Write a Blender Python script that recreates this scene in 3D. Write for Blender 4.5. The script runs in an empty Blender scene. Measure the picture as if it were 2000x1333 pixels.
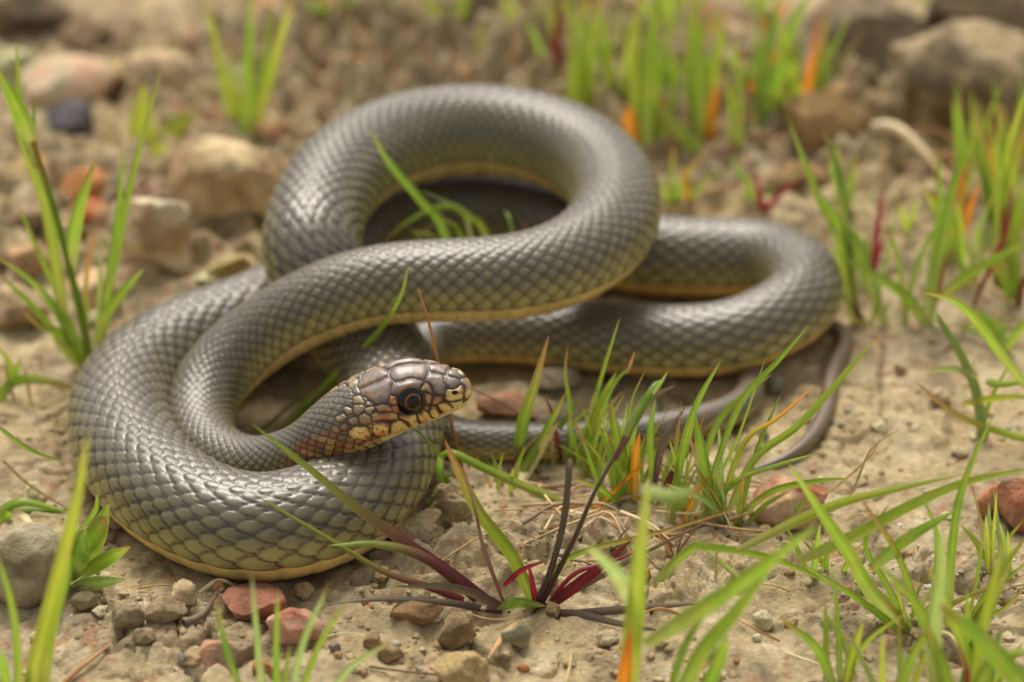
import bpy, math, random
import numpy as np

# ------------------------------------------------------------------ camera, light, exposure
SC = bpy.context.scene
COL = SC.collection
CM = 0.01                                   # the script thinks in centimetres, the scene is in metres
PITCH = math.radians(30.0); DIST = 89.0; AIM = np.array([0.0, 0.0, 1.5]); FPX = 2000 * 100 / 36.0
CAM = AIM + DIST * np.array([0.0, -math.cos(PITCH), math.sin(PITCH)])
FWD = np.array([0.0, math.cos(PITCH), -math.sin(PITCH)]); RGT = np.array([1.0, 0.0, 0.0]); UPV = np.cross(RGT, FWD)

cam_data = bpy.data.cameras.new("camera"); cam = bpy.data.objects.new("camera", cam_data); COL.objects.link(cam)
cam.location = CAM * CM; cam.rotation_euler = (math.radians(90) - PITCH, 0, 0)
cam_data.lens = 100; cam_data.sensor_width = 36; cam_data.clip_start = 0.02; cam_data.clip_end = 60
cam_data.dof.use_dof = True; cam_data.dof.focus_distance = 0.797; cam_data.dof.aperture_fstop = 6.2
SC.camera = cam

SUN_EL = math.radians(60); SUN_AZ = math.radians(-12)      # azimuth from +Y (behind the snake), negative = towards -X
world = bpy.data.worlds.new("World"); SC.world = world; world.use_nodes = True
wn = world.node_tree; wn.nodes.clear()
sky = wn.nodes.new("ShaderNodeTexSky"); sky.sky_type = 'NISHITA'; sky.sun_disc = False
sky.sun_elevation = SUN_EL; sky.sun_rotation = SUN_AZ; sky.dust_density = 4.0; sky.air_density = 1.0; sky.ozone_density = 0.6
hsv = wn.nodes.new("ShaderNodeHueSaturation"); hsv.inputs["Saturation"].default_value = 0.08
bg = wn.nodes.new("ShaderNodeBackground"); bg.inputs["Strength"].default_value = 0.075
wo = wn.nodes.new("ShaderNodeOutputWorld")
wn.links.new(sky.outputs[0], hsv.inputs["Color"]); wn.links.new(hsv.outputs[0], bg.inputs["Color"]); wn.links.new(bg.outputs[0], wo.inputs["Surface"])
sun_data = bpy.data.lights.new("sun", 'SUN'); sun_data.energy = 1.5; sun_data.angle = math.radians(28); sun_data.color = (1.0, 0.92, 0.79)
sun = bpy.data.objects.new("sun", sun_data); COL.objects.link(sun); sun.location = (0, 0, 2)
sun.rotation_euler = (math.radians(90) - SUN_EL, 0, math.pi - SUN_AZ)

SC.view_settings.view_transform = 'Standard'; SC.view_settings.look = 'None'
SC.view_settings.exposure = 1.15; SC.view_settings.gamma = 1.0; SC.view_settings.use_curve_mapping = False
SC.cycles.use_denoising = True; SC.cycles.max_bounces = 7; SC.cycles.diffuse_bounces = 4; SC.cycles.transmission_bounces = 4
SC.cycles.caustics_reflective = False; SC.cycles.caustics_refractive = False
# ------------------------------------------------------------------ helpers
def at_z(u, v, z):                          # point of the plane z (cm) seen at photo pixel u, v
    d = FWD + RGT * (u - 1000) / FPX + UPV * (666.5 - v) / FPX
    return CAM + d * ((z - CAM[2]) / d[2])
def at_y(u, v, y):                          # point of the upright plane y (cm)
    d = FWD + RGT * (u - 1000) / FPX + UPV * (666.5 - v) / FPX
    return CAM + d * ((y - CAM[1]) / d[1])
def depth(p): return float((np.asarray(p) - CAM) @ FWD)
def lin(r, g, b):
    c = np.array([r, g, b]) / 255.0
    return np.where(c <= 0.04045, c / 12.92, ((c + 0.055) / 1.055) ** 2.4)
def sstep(a, b, x):
    t = np.clip((x - a) / (b - a), 0, 1); return t * t * (3 - 2 * t)
def mixc(a, b, t):
    return a + (b - a) * np.asarray(t)[..., None]
_perm = np.random.RandomState(5).permutation(512); _perm = np.r_[_perm, _perm, _perm]
def _h(i, j): return _perm[(_perm[i & 511] + j) & 511]
def perlin(x, y):
    xi = np.floor(x).astype(int); yi = np.floor(y).astype(int); xf = x - xi; yf = y - yi
    u = xf ** 3 * (xf * (xf * 6 - 15) + 10); v = yf ** 3 * (yf * (yf * 6 - 15) + 10)
    def g(i, j, dx, dy):
        a = _h(i, j) * (2 * math.pi / 512.0); return np.cos(a) * dx + np.sin(a) * dy
    a = g(xi, yi, xf, yf); b = g(xi + 1, yi, xf - 1, yf); c = g(xi, yi + 1, xf, yf - 1); d = g(xi + 1, yi + 1, xf - 1, yf - 1)
    return (a + (b - a) * u) + ((c + (d - c) * u) - (a + (b - a) * u)) * v
def fbm(x, y, o=4, lac=2.03, gain=0.5):
    s = 0; a = 1.0
    for k in range(o):
        s = s + a * perlin(x + 13.7 * k, y - 7.3 * k); x = x * lac; y = y * lac; a *= gain
    return s
def worley(x, y, seed=0):
    xi = np.floor(x).astype(int); yi = np.floor(y).astype(int)
    f1 = np.full(x.shape, 9.0); f2 = np.full(x.shape, 9.0); cid = np.zeros(x.shape, int)
    for i in (-1, 0, 1):
        for j in (-1, 0, 1):
            h = _h(xi + i + seed * 17, yi + j); h2 = _h(yi + j + 91, xi + i + seed * 5)
            d = np.hypot(xi + i + h / 512.0 - x, yi + j + h2 / 512.0 - y)
            n = d < f1
            f2 = np.where(n, f1, np.minimum(f2, d)); cid = np.where(n, h * 7 + h2, cid); f1 = np.where(n, d, f1)
    return f1, f2, cid
def perlin3(p):                             # cheap 3-D noise from three planar ones
    return (perlin(p[:, 0] + 3.1, p[:, 1] - 1.7) + perlin(p[:, 1] + 9.2, p[:, 2] + 4.4) + perlin(p[:, 2] - 5.8, p[:, 0] + 7.7)) * 0.75

def mesh_obj(name, verts, faces, mat, parent=None, cols=None, smooth=True, origin=None):
    """verts in cm (world), faces an (n,4) or (n,3) array; the object's origin goes to `origin` (cm)."""
    verts = np.asarray(verts, float); faces = np.asarray(faces, np.int32)
    o0 = np.zeros(3) if origin is None else np.asarray(origin, float)
    v = (verts - o0) * CM
    me = bpy.data.meshes.new(name); n = len(faces); k = faces.shape[1]
    me.vertices.add(len(v)); me.vertices.foreach_set("co", v.astype(np.float32).ravel())
    me.loops.add(n * k); me.loops.foreach_set("vertex_index", faces.ravel())
    me.polygons.add(n); me.polygons.foreach_set("loop_start", np.arange(0, n * k, k, dtype=np.int32)); me.polygons.foreach_set("loop_total", np.full(n, k, np.int32))
    me.update(calc_edges=True); me.validate()
    if smooth: me.polygons.foreach_set("use_smooth", np.ones(len(me.polygons), bool))
    if cols is not None:
        at = me.color_attributes.new("col", 'FLOAT_COLOR', 'POINT')
        at.data.foreach_set("color", np.c_[np.broadcast_to(cols, (len(v), 3)), np.ones(len(v))].astype(np.float32).ravel())
    me.materials.append(mat)
    ob = bpy.data.objects.new(name, me); COL.objects.link(ob)
    if parent is not None:
        ob.parent = parent; ob.location = o0 * CM - np.array(parent.location)
    else: ob.location = o0 * CM
    return ob
def empty(name, loc):
    e = bpy.data.objects.new(name, None); COL.objects.link(e); e.location = np.asarray(loc) * CM; e.empty_display_size = 0.01
    return e
def tag(o, label, cat, group=None):
    o["label"] = label; o["category"] = cat
    if group: o["group"] = group
    return o
def grid_faces(n, m, wrap=False):           # n rows, m columns
    i, j = np.meshgrid(np.arange(n - 1), np.arange(m if wrap else m - 1), indexing='ij'); j2 = (j + 1) % m
    return np.stack([i * m + j, i * m + j2, (i + 1) * m + j2, (i + 1) * m + j], -1).reshape(-1, 4)

# ------------------------------------------------------------------ materials
def mat_attr(name, rough=0.6, spec=0.4, noise=0.2, nscale=300.0, bump=0.0, bscale=600.0, bdist=0.0004, transl=0.0, coat=0.0, rvar=0.0):
    m = bpy.data.materials.new(name); m.use_nodes = True; t = m.node_tree; N = t.nodes; L = t.links; N.clear()
    out = N.new("ShaderNodeOutputMaterial"); b = N.new("ShaderNodeBsdfPrincipled")
    at = N.new("ShaderNodeAttribute"); at.attribute_name = "col"
    co = N.new("ShaderNodeTexCoord")
    n1 = N.new("ShaderNodeTexNoise"); n1.inputs["Scale"].default_value = nscale; n1.inputs["Detail"].default_value = 6; n1.inputs["Roughness"].default_value = 0.65
    L.new(co.outputs["Object"], n1.inputs["Vector"])
    mr = N.new("ShaderNodeMapRange"); mr.inputs["From Min"].default_value = 0.25; mr.inputs["From Max"].default_value = 0.75
    mr.inputs["To Min"].default_value = 1 - noise; mr.inputs["To Max"].default_value = 1 + noise
    L.new(n1.outputs["Fac"], mr.inputs["Value"])
    mu = N.new("ShaderNodeMix"); mu.data_type = 'RGBA'; mu.blend_type = 'MULTIPLY'; mu.inputs["Factor"].default_value = 1
    L.new(at.outputs["Color"], mu.inputs["A"]); L.new(mr.outputs["Result"], mu.inputs["B"])
    L.new(mu.outputs["Result"], b.inputs["Base Color"])
    b.inputs["Roughness"].default_value = rough; b.inputs["Specular IOR Level"].default_value = spec
    if rvar:
        mr2 = N.new("ShaderNodeMapRange"); mr2.inputs["To Min"].default_value = rough - rvar; mr2.inputs["To Max"].default_value = rough + rvar
        L.new(n1.outputs["Fac"], mr2.inputs["Value"]); L.new(mr2.outputs["Result"], b.inputs["Roughness"])
    if coat: b.inputs["Coat Weight"].default_value = coat; b.inputs["Coat Roughness"].default_value = 0.05
    if bump:
        n2 = N.new("ShaderNodeTexNoise"); n2.inputs["Scale"].default_value = bscale; n2.inputs["Detail"].default_value = 8; n2.inputs["Roughness"].default_value = 0.7
        L.new(co.outputs["Object"], n2.inputs["Vector"])
        bp = N.new("ShaderNodeBump"); bp.inputs["Strength"].default_value = bump; bp.inputs["Distance"].default_value = bdist
        L.new(n2.outputs["Fac"], bp.inputs["Height"]); L.new(bp.outputs["Normal"], b.inputs["Normal"])
    if transl:
        tr = N.new("ShaderNodeBsdfTranslucent"); mx = N.new("ShaderNodeMixShader"); mx.inputs["Fac"].default_value = transl
        L.new(mu.outputs["Result"], tr.inputs["Color"]); L.new(b.outputs[0], mx.inputs[1]); L.new(tr.outputs[0], mx.inputs[2]); L.new(mx.outputs[0], out.inputs["Surface"])
    else: L.new(b.outputs[0], out.inputs["Surface"])
    return m
M_SNAKE = mat_attr("snake_skin", 0.345, 0.6, 0.13, 900, 0.25, 2500, 0.0001, rvar=0.08)
M_EYE = mat_attr("snake_eye", 0.04, 0.45, 0.1, 1500)
M_SOIL = mat_attr("dry_soil", 0.95, 0.1, 0.36, 320, 1.0, 900, 0.0016)
M_ROCK = mat_attr("stone", 0.9, 0.15, 0.36, 190, 1.0, 620, 0.0014)
M_BLADE = mat_attr("grass_blade", 0.42, 0.4, 0.14, 120, transl=0.5)
M_STRAW = mat_attr("dry_straw", 0.7, 0.25, 0.3, 300, transl=0.12)
# ------------------------------------------------------------------ the snake: one continuous body mesh along a traced spine
SPINE = [(922,763,4.55,.30),(880,764,4.5,.8),(850,765,4.42,.9),(800,771,4.3,1.0),(750,788,4.08,1.02),(700,811,3.75,1.02),(655,838,3.3,.92),(612,870,2.65,.82),(560,896,2.05,.8),(500,912,1.55,.86),(440,902,1.25,.94),(398,868,1.15,1.0),(388,815,1.25,1.05),
(420,740,1.75,1.08),(500,665,2.6,1.12),(600,605,3.55,1.16),(720,564,4.2,1.2),(860,551,4.4,1.24),(1000,543,4.35,1.28),(1110,512,4.3,1.32),(1185,455,4.3,1.38),(1200,385,4.3,1.42),(1140,310,4.3,1.46),(1030,267,4.4,1.48),(900,257,4.5,1.5),
(760,285,4.7,1.5),(665,345,4.8,1.5),(618,425,4.6,1.5),(613,510,4.0,1.5),(660,604,2.7,1.5),(730,690,1.85,1.5),(768,778,1.55,1.5),(758,865,1.5,1.5),(715,950,1.45,1.5),(620,1010,1.45,1.5),(500,1032,1.45,1.5),(380,1000,1.45,1.5),(285,930,1.45,1.5),(236,840,1.45,1.5),(256,755,1.45,1.5),(340,690,1.45,1.5),(440,648,1.45,1.49),(540,605,1.45,1.47),(630,540,1.42,1.45),(710,475,1.4,1.42),(790,428,1.38,1.4),(890,415,1.36,1.38),(1010,430,1.34,1.36),(1130,470,1.33,1.35),(1250,497,1.32,1.33),(1390,505,1.32,1.3),(1490,510,1.4,1.27),(1552,535,1.6,1.24),(1568,580,1.7,1.2),(1510,628,1.6,1.17),(1420,660,1.4,1.14),(1310,668,1.18,1.12),(1200,663,1.1,1.09),(1090,655,1.05,1.05),(990,650,1.0,1.0),(905,653,.95,.93),(845,668,.85,.85),(812,708,.77,.77),(808,768,.7,.7),(835,826,.64,.64),(895,856,.6,.6),(985,863,.58,.58),(1090,862,.55,.55),(1210,852,.53,.53),(1330,832,.5,.5),(1420,805,.47,.47),(1462,772,.44,.44),(1470,735,.42,.42),(1500,700,.38,.39),(1550,668,.35,.36),(1610,640,.33,.33),(1640,652,.3,.3),(1632,710,.27,.27),(1618,780,.24,.25),(1595,840,.21,.22),(1550,885,.17,.17),(1510,905,.12,.11),(1470,918,.08,.05)]
def spine_curve():
    W = np.array([list(at_z(u, v, z)) + [r] for u, v, z, r in SPINE])
    t = np.r_[0, np.cumsum(np.linalg.norm(np.diff(W[:, :3], axis=0), axis=1) ** 0.9)]
    n = len(t); h = np.diff(t); A = np.zeros((n, n)); B = np.zeros((n, 4)); A[0, 0] = A[-1, -1] = 1
    for i in range(1, n - 1):
        A[i, i-1] = h[i-1]; A[i, i] = 2 * (h[i-1] + h[i]); A[i, i+1] = h[i]
        B[i] = 6 * ((W[i+1] - W[i]) / h[i] - (W[i] - W[i-1]) / h[i-1])
    M = np.linalg.solve(A, B); tt = np.linspace(0, t[-1], 20000); k = np.clip(np.searchsorted(t, tt) - 1, 0, n - 2)
    a = (t[k+1] - tt)[:, None]; b = (tt - t[k])[:, None]; hk = h[k][:, None]
    X = M[k] * a**3 / (6*hk) + M[k+1] * b**3 / (6*hk) + (W[k]/hk - M[k]*hk/6) * a + (W[k+1]/hk - M[k+1]*hk/6) * b
    s = np.r_[0, np.cumsum(np.linalg.norm(np.diff(X[:, :3], axis=0), axis=1))]
    return X, s
SPX, SPS = spine_curve()
HEAD_END = 5.2
# s: half width, rise above the axis, drop below it, squareness
HEADP = np.array([(0,.03,.03,.03,2),(.03,.17,.16,.16,2),(.1,.30,.28,.29,2.1),(.22,.42,.40,.41,2.3),(.4,.52,.53,.5,2.4),(.7,.62,.65,.61,2.5),(1.1,.74,.80,.74,2.5),(1.6,.85,.92,.83,2.5),(2.0,.92,.95,.87,2.4),(2.5,.98,.93,.89,2.3),(3.0,1.03,.92,.9,2.2),(3.5,1.03,.9,.9,2.1),(4.0,.97,.88,.87,2.05),(4.6,.88,.86,.83,2),(5.2,.82,.82,.78,2)])
def section(s, r):                          # half width, top, bottom, exponent at every station
    w = np.interp(s, HEADP[:, 0], HEADP[:, 1]); t = np.interp(s, HEADP[:, 0], HEADP[:, 2]); b = np.interp(s, HEADP[:, 0], HEADP[:, 3]); e = np.interp(s, HEADP[:, 0], HEADP[:, 4])
    k = sstep(4.2, HEAD_END, s)
    return w + (r - w) * k, t + (r * 1.0 - t) * k, b + (r * 0.95 - b) * k, e + (2.1 - e) * k
def frames(s):
    c = np.stack([np.interp(s, SPS, SPX[:, i]) for i in range(4)], -1)
    d = 0.15
    p1 = np.stack([np.interp(np.clip(s + d, 0, SPS[-1]), SPS, SPX[:, i]) for i in range(3)], -1); p0 = np.stack([np.interp(np.clip(s - d, 0, SPS[-1]), SPS, SPX[:, i]) for i in range(3)], -1)
    T = p1 - p0; T /= np.linalg.norm(T, axis=1)[:, None]
    U = np.array([0, 0, 1.0]) - T * T[:, 2:3]; U /= np.linalg.norm(U, axis=1)[:, None]
    R = np.cross(T, U)
    a = (math.radians(17) * (1 - sstep(3.5, 8.0, s)))[:, None]      # the head is rolled a little to one side
    U, R = U * np.cos(a) - R * np.sin(a), R * np.cos(a) + U * np.sin(a)
    return c[:, :3], np.abs(c[:, 3]), T, U, R
def tube(s, th):
    """surface points and outward normals of the smooth body: th = 0 at the back line, positive towards R"""
    c, r, T, U, R = frames(s); w, t, b, e = section(s, r)
    sn = np.sin(th)[None]; cs = np.cos(th)[None]; ee = (2.0 / e)[:, None]
    x = np.sign(sn) * np.abs(sn) ** ee * w[:, None]; y = np.sign(cs) * np.abs(cs) ** ee * np.where(cs > 0, t[:, None], b[:, None])
    P = c[:, None] + R[:, None] * x[..., None] + U[:, None] * y[..., None]
    return P, r
def normals(P):
    ds = np.gradient(P, axis=0); dt = np.roll(P, -1, 1) - np.roll(P, 1, 1)
    n = np.cross(dt, ds); n /= np.maximum(np.linalg.norm(n, axis=2), 1e-9)[..., None]
    return n
# head plates in chart coordinates: distance from the snout (cm), angle from the back line (deg); kind: t top, s side, l lip, o eye ring
PLATES = {
 'rostral': ('l', [(-.2,-80),(.27,-80),(.29,0),(.26,10),(.21,15),(.18,37),(.19,60),(.21,84),(-.2,100)]),
 'internasal': ('t', [(.29,0),(.61,0),(.63,10),(.6,25),(.53,36),(.41,35),(.3,20),(.28,4)]),
 'prefrontal': ('t', [(.63,0),(1.07,0),(1.13,11),(1.13,20),(1.05,22),(.89,34),(.83,50),(.72,56),(.6,50),(.6,32),(.63,12)]),
 'frontal': ('t', [(1.08,-60),(1.08,2),(1.17,14),(1.19,19),(1.54,13),(1.77,13),(1.95,14),(2.09,10),(2.15,2),(2.15,-60)]),
 'brow': ('t', [(2.12,12),(1.95,15),(1.71,15),(1.45,16),(1.17,21),(1.41,38),(1.76,35),(2.07,36),(2.28,30),(2.22,20)]),
 'pre1': ('s', [(1.13,23),(1.02,26),(.9,37),(.89,56),(.97,50),(1.2,44),(1.38,40)]),
 'pre2': ('s', [(1.22,46),(.97,51),(.9,58),(1.01,77),(1.25,75),(1.22,60)]),
 'lore': ('s', [(.88,58),(.67,58),(.64,66),(.66,72),(.81,81),(.99,79),(.93,68)]),
 'nasal': ('l', [(.58,38),(.49,38),(.4,36),(.28,20),(.23,12),(.19,28),(.19,52),(.22,74),(.44,76),(.58,76),(.63,65),(.62,52)]),
 'lab1': ('l', [(.58,78),(.42,77),(.22,76),(.24,92),(.4,98),(.49,97)]),
 'lab2': ('l', [(.85,83),(.71,78),(.59,77),(.5,97),(.55,101),(.77,107),(.83,94)]),
 'lab3': ('l', [(1.03,80),(.86,84),(.85,94),(.79,108),(.94,117),(1.11,113),(1.17,91)]),
 'sub': ('s', [(1.26,76),(1.04,79),(1.18,90),(1.33,83)]),
 'lab4': ('l', [(1.63,87),(1.37,84),(1.2,91),(1.13,114),(1.56,116),(1.66,95)]),
 'lab5': ('l', [(2.29,72),(2.12,74),(1.91,81),(1.66,87),(1.68,95),(1.58,115),(2.05,113),(2.1,93),(2.27,79)]),
 'post1': ('o', [(2.3,31),(2.13,37),(2.15,46),(2.22,52),(2.4,46),(2.4,37)]),
 'post2': ('o', [(2.39,48),(2.21,53),(2.17,68),(2.3,70),(2.38,60)]),
 'lab6': ('l', [(2.55,80),(2.39,79),(2.28,82),(2.12,92),(2.08,112),(2.32,109),(2.74,101),(2.66,90)]),
 'lab7': ('l', [(3.02,65),(2.79,67),(2.56,79),(2.68,90),(2.76,100),(2.95,96),(3.15,88),(3.09,78)]),
 'parietal': ('t', [(2.99,0),(2.17,0),(2.15,8),(2.26,29),(2.38,40),(2.7,36),(2.84,22),(2.97,10)]),
 'lab8': ('l', [(3.65,58),(3.48,54),(3.28,57),(3.1,66),(3.17,87),(3.35,89),(3.54,80),(3.66,70)]),
 't1': ('s', [(3.16,7),(2.98,12),(2.93,23),(3.0,27),(3.22,20)]), 't2': ('s', [(3.22,21),(2.98,29),(3.04,38),(3.22,40),(3.3,34)]),
 't3': ('s', [(2.95,26),(2.85,25),(2.75,36),(2.93,33)]), 't4': ('s', [(3.0,34),(2.77,37),(2.77,43),(2.92,48),(3.03,39)]),
 't5': ('s', [(2.74,38),(2.54,41),(2.4,48),(2.4,59),(2.73,49)]), 't6': ('s', [(3.17,41),(3.04,42),(2.94,52),(3.0,62),(3.17,61),(3.25,51)]),
 't7': ('s', [(3.5,40),(3.33,39),(3.24,46),(3.3,55),(3.5,51)]), 't8': ('s', [(2.88,49),(2.75,50),(2.33,65),(2.38,77),(2.73,66),(2.95,60)]),
 't9': ('s', [(3.75,44),(3.59,42),(3.53,51),(3.68,56),(3.78,50)]), 't10': ('s', [(3.51,18),(3.38,18),(3.27,26),(3.33,34),(3.48,30)]), 't11': ('s', [(3.72,26),(3.55,27),(3.47,35),(3.59,40),(3.74,36)]) }
EYE_S, EYE_T, EYE_R = 1.75, 59.0, 0.43
MOUTH = [(.0,98),(.24,96),(.49,101),(.77,110),(.94,119),(1.3,118),(1.58,118),(2.05,115),(2.32,111),(2.75,103),(3.0,97),(3.4,92),(3.6,90)]
DEG = 0.0165                                # cm of skin per degree on the head
def seg_dist(x, y, a, b):
    dx, dy = b[0] - a[0], b[1] - a[1]; t = np.clip(((x - a[0]) * dx + (y - a[1]) * dy) / (dx * dx + dy * dy + 1e-12), 0, 1)
    return np.hypot(x - a[0] - t * dx, y - a[1] - t * dy)
def poly_inside(x, y, pl):
    c = np.zeros(x.shape, bool); n = len(pl)
    for i in range(n):
        (x1, y1), (x2, y2) = pl[i], pl[(i + 1) % n]
        if y1 != y2: c ^= ((y1 > y) != (y2 > y)) & (x < (x2 - x1) * (y - y1) / (y2 - y1) + x1)
    return c
def build_snake():
    NT = 200; VENT = 102.0; NR = 11.5
    th = -np.pi + (np.arange(NT) + 0.5) * 2 * np.pi / NT
    r_ = np.abs(SPX[:, 3]); Lsc = np.interp(SPS, [0, 5, 9, 14, 25, 45, 56, 80, 108, 118, 128, 140, 147], [.27, .27, .36, .43, .48, .56, .68, .68, .66, .46, .42, .26, .2])
    phi_c = np.r_[0, np.cumsum(np.diff(SPS) / (0.5 * (Lsc[1:] + Lsc[:-1])))]
    p1 = np.interp(HEAD_END, SPS, phi_c); nb = int((phi_c[-1] - p1) * 10)
    s = np.r_[0.003 + np.linspace(0, 1, 8, endpoint=False)**1.5 * .06, np.arange(.064, HEAD_END, .02), np.interp(np.linspace(p1, phi_c[-1], nb), phi_c, SPS)]
    P, r = tube(s, th); Nn = normals(P); ctr = frames(s)[0]
    if np.mean(np.sum(Nn * (P - ctr[:, None]), 2)) < 0: Nn = -Nn
    phi = np.interp(s, SPS, phi_c)[:, None] + 0 * th[None]; S = s[:, None] + 0 * th[None]; TD = np.abs(np.degrees(th))[None] + 0 * S; Rr = r[:, None] + 0 * S
    SG = np.sign(th)[None] + 0 * S
    # ---- keel-less overlapping scales on a diamond lattice, wide plates under the belly
    kk = 0.4; q = TD / VENT; yv = (-1 + np.sqrt(1 + 4 * kk * q * (1 + kk))) / (2 * kk) * NR
    y = SG * yv
    best_a = np.full(S.shape, -9.0); best_e = np.zeros(S.shape); best_b = np.zeros(S.shape); best_id = np.zeros(S.shape)
    for j0 in (0, 1):
        j = np.floor(y) + j0
        off = np.where(np.mod(j, 2) == 0, 0.0, 0.5)
        for dk in (0, 1):
            k = np.ceil(phi - off - 0.66) + dk; a = phi - off - k; b = y - j
            ar = np.where(a > -0.05, (a + 0.05) / 0.71, (-0.05 - a) / 0.9)
            f = np.abs(ar) ** 1.95 + np.abs(b / 1.0) ** 1.8
            ok = (f < 1) & (a > best_a) & (np.abs(j) <= 11)
            best_a = np.where(ok, a, best_a); best_e = np.where(ok, 1 - f, best_e); best_b = np.where(ok, b, best_b); best_id = np.where(ok, k * 37 + j * 11.3, best_id)
    dors = best_a > -5
    av = np.mod(phi, 1.0); vent = ~dors | (yv > 12.4)
    best_a = np.where(vent, av - 0.5, best_a); best_e = np.where(vent, np.minimum(1 - np.abs(av - 0.5) * 2, np.maximum(yv - 11.0, 0.0) * 1.0), best_e)
    best_b = np.where(vent, 0, best_b); best_id = np.where(vent, np.floor(phi) * 3.7, best_id)
    rnd = np.modf(np.abs(np.sin(best_id * 12.9898) * 43758.5453))[0]
    rnd2 = np.modf(np.abs(np.sin(best_id * 78.233) * 12543.123))[0]
    ramp = np.clip((best_a + 0.55) / 1.2, 0, 1); bev = sstep(0.0, 0.3, best_e); dome = np.clip(1 - best_b ** 2, 0, 1)
    H = np.where(vent, (0.010 * ramp + 0.012) * bev, (0.012 + 0.026 * ramp) * bev + 0.014 * dome * bev) * Rr
    # ---- pigment
    tq = np.clip(yv / NR, 0, 1.3)
    back = lin(110, 101, 86) * 0.82; flank = lin(110, 103, 76) * .76; low = lin(166, 156, 98); belly = lin(226, 198, 128); edge = lin(44, 40, 34)
    base = mixc(back[None, None] + 0 * P, flank, sstep(.25, .8, tq)); base = mixc(base, low, sstep(.68, .95, tq)); base = mixc(base, belly, np.where(vent, 1.0, 0.0))
    base = mixc(base, lin(230, 190, 104), (np.where(vent, 1.0, 0.0) * (0.1 + 0.55 * sstep(75, 105, S)))); base = base * (0.86 + 0.28 * rnd)[..., None]
    fleck = np.clip(sstep(.35, 1.0, ramp) * dome, 0, 1) * sstep(.35, .75, tq) * ~vent
    base = mixc(base, lin(160, 150, 98) + 0 * base, 0.5 * fleck)
    base = mixc(base, edge, (1 - sstep(0.08, 0.48, best_e)) * np.where(vent, 0.16, 0.62 + 0.22 * sstep(.3, .8, tq))); base = mixc(base, edge * 1.25, np.where(vent, 0, 0.5) * (1 - sstep(0.1, 0.6, ramp)))
    brown = lin(112, 88, 66); base = mixc(base, brown, sstep(124, 136, S) * 0.6)
    # throat and side of the neck flushed with orange and rust
    nk = sstep(2.4, 3.2, S) * (1 - sstep(4.7, 6.3, S)) * sstep(34, 60, TD)
    warm = mixc(lin(176, 138, 76) + 0 * base, lin(150, 72, 34), sstep(.3, .8, rnd2)); warm = mixc(warm, lin(84, 72, 50), sstep(.4, .8, rnd) * .8 * (1 - sstep(70, 104, TD)))
    warm = mixc(warm, lin(206, 178, 112), sstep(92, 112, TD) * .75); warm = mixc(warm, lin(40, 28, 20), 1 - sstep(0.08, .5, best_e))
    base = mixc(base, warm, nk * .92)
    # ---- head plates
    hd = S < 3.95
    hi = np.nonzero(s < 3.95)[0][-1] + 1
    x = S[:hi]; t = TD[:hi]; D = np.full(x.shape, -1.0); kind = np.zeros(x.shape, int); pid = np.zeros(x.shape)
    wob = fbm(x * 5, t * .08 + SG[:hi] * 9, 2) * 0.025
    xw = x + wob; tw = t + wob * 40
    for n_, (nm, (kd, pl)) in enumerate(PLATES.items()):
        if nm[0] == 't':
            mx_, my_ = np.mean(pl, axis=0); pl = [(mx_ + (a - mx_) * 1.22, my_ + (b - my_) * 1.22) for a, b in pl]
        ins = poly_inside(xw, tw, pl) & (D < 0)
        if not ins.any(): continue
        pm = [(a, b * DEG) for a, b in pl]; xx = xw[ins]; yy = tw[ins] * DEG; d = np.full(xx.shape, 9.0)
        for i in range(len(pm)): d = np.minimum(d, seg_dist(xx, yy, pm[i], pm[(i + 1) % len(pm)]))
        D[ins] = d; kind[ins] = "tslo".index(kd) + 1; pid[ins] = n_ + 1
    jaw = np.full(x.shape, 9.0)
    for i in range(len(MOUTH) - 1): jaw = np.minimum(jaw, seg_dist(x, t * DEG, (MOUTH[i][0], MOUTH[i][1] * DEG), (MOUTH[i+1][0], MOUTH[i+1][1] * DEG)))
    below = t > np.interp(x, [m[0] for m in MOUTH], [m[1] for m in MOUTH])
    pl_ = D >= 0; Hh = H[:hi] * 0.9; C = base[:hi].copy()
    nz = fbm(x * 9 + SG[:hi] * 31, t * .12, 4); nz2 = fbm(x * 3.2 + 40 + SG[:hi] * 17, t * .05, 3)
    gap = ~pl_ & (x < 2.75) & ~below                                      # skin between the plates
    Hp = 0.05 * sstep(0.0, 0.055, D) + 0.018 * sstep(0.03, .2, D)
    Hh = np.where(pl_, Hp, np.where(gap, 0.015, Hh))
    top = mixc(lin(116, 103, 93) + 0 * C, lin(142, 108, 80), sstep(-.1, .6, nz2 + .3 * nz)); top = top * (1 + .35 * nz[..., None]); side = mixc(lin(178, 142, 88) + 0 * C, lin(188, 112, 58), sstep(-.1, .5, nz2 + nz * .4))
    lip = mixc(lin(222, 196, 118) + 0 * C, lin(206, 124, 52), sstep(.0, .45, nz2 + .3 * nz + .12 * (x > 2.0))); ring = mixc(lin(198, 128, 64) + 0 * C, lin(186, 84, 36), sstep(-.1, .4, nz))
    lip = mixc(lip, lin(190, 70, 28), sstep(.12, .42, nz) * sstep(1.9, 2.6, x) * (1 - sstep(92, 108, t)) * .8); side = mixc(side, lin(132, 110, 80), sstep(2.5, 3.1, x) * .75); side = mixc(side, lin(150, 134, 108), (1 - sstep(38, 52, t)) * .55)
    lip = mixc(lip, lin(140, 118, 100), (1 - sstep(20, 50, t)) * .8)
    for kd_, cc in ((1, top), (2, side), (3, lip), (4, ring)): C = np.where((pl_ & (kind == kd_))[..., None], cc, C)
    C = np.where(pl_[..., None], C * (0.92 + 0.16 * np.modf(pid * 0.618)[0])[..., None], C)
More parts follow.
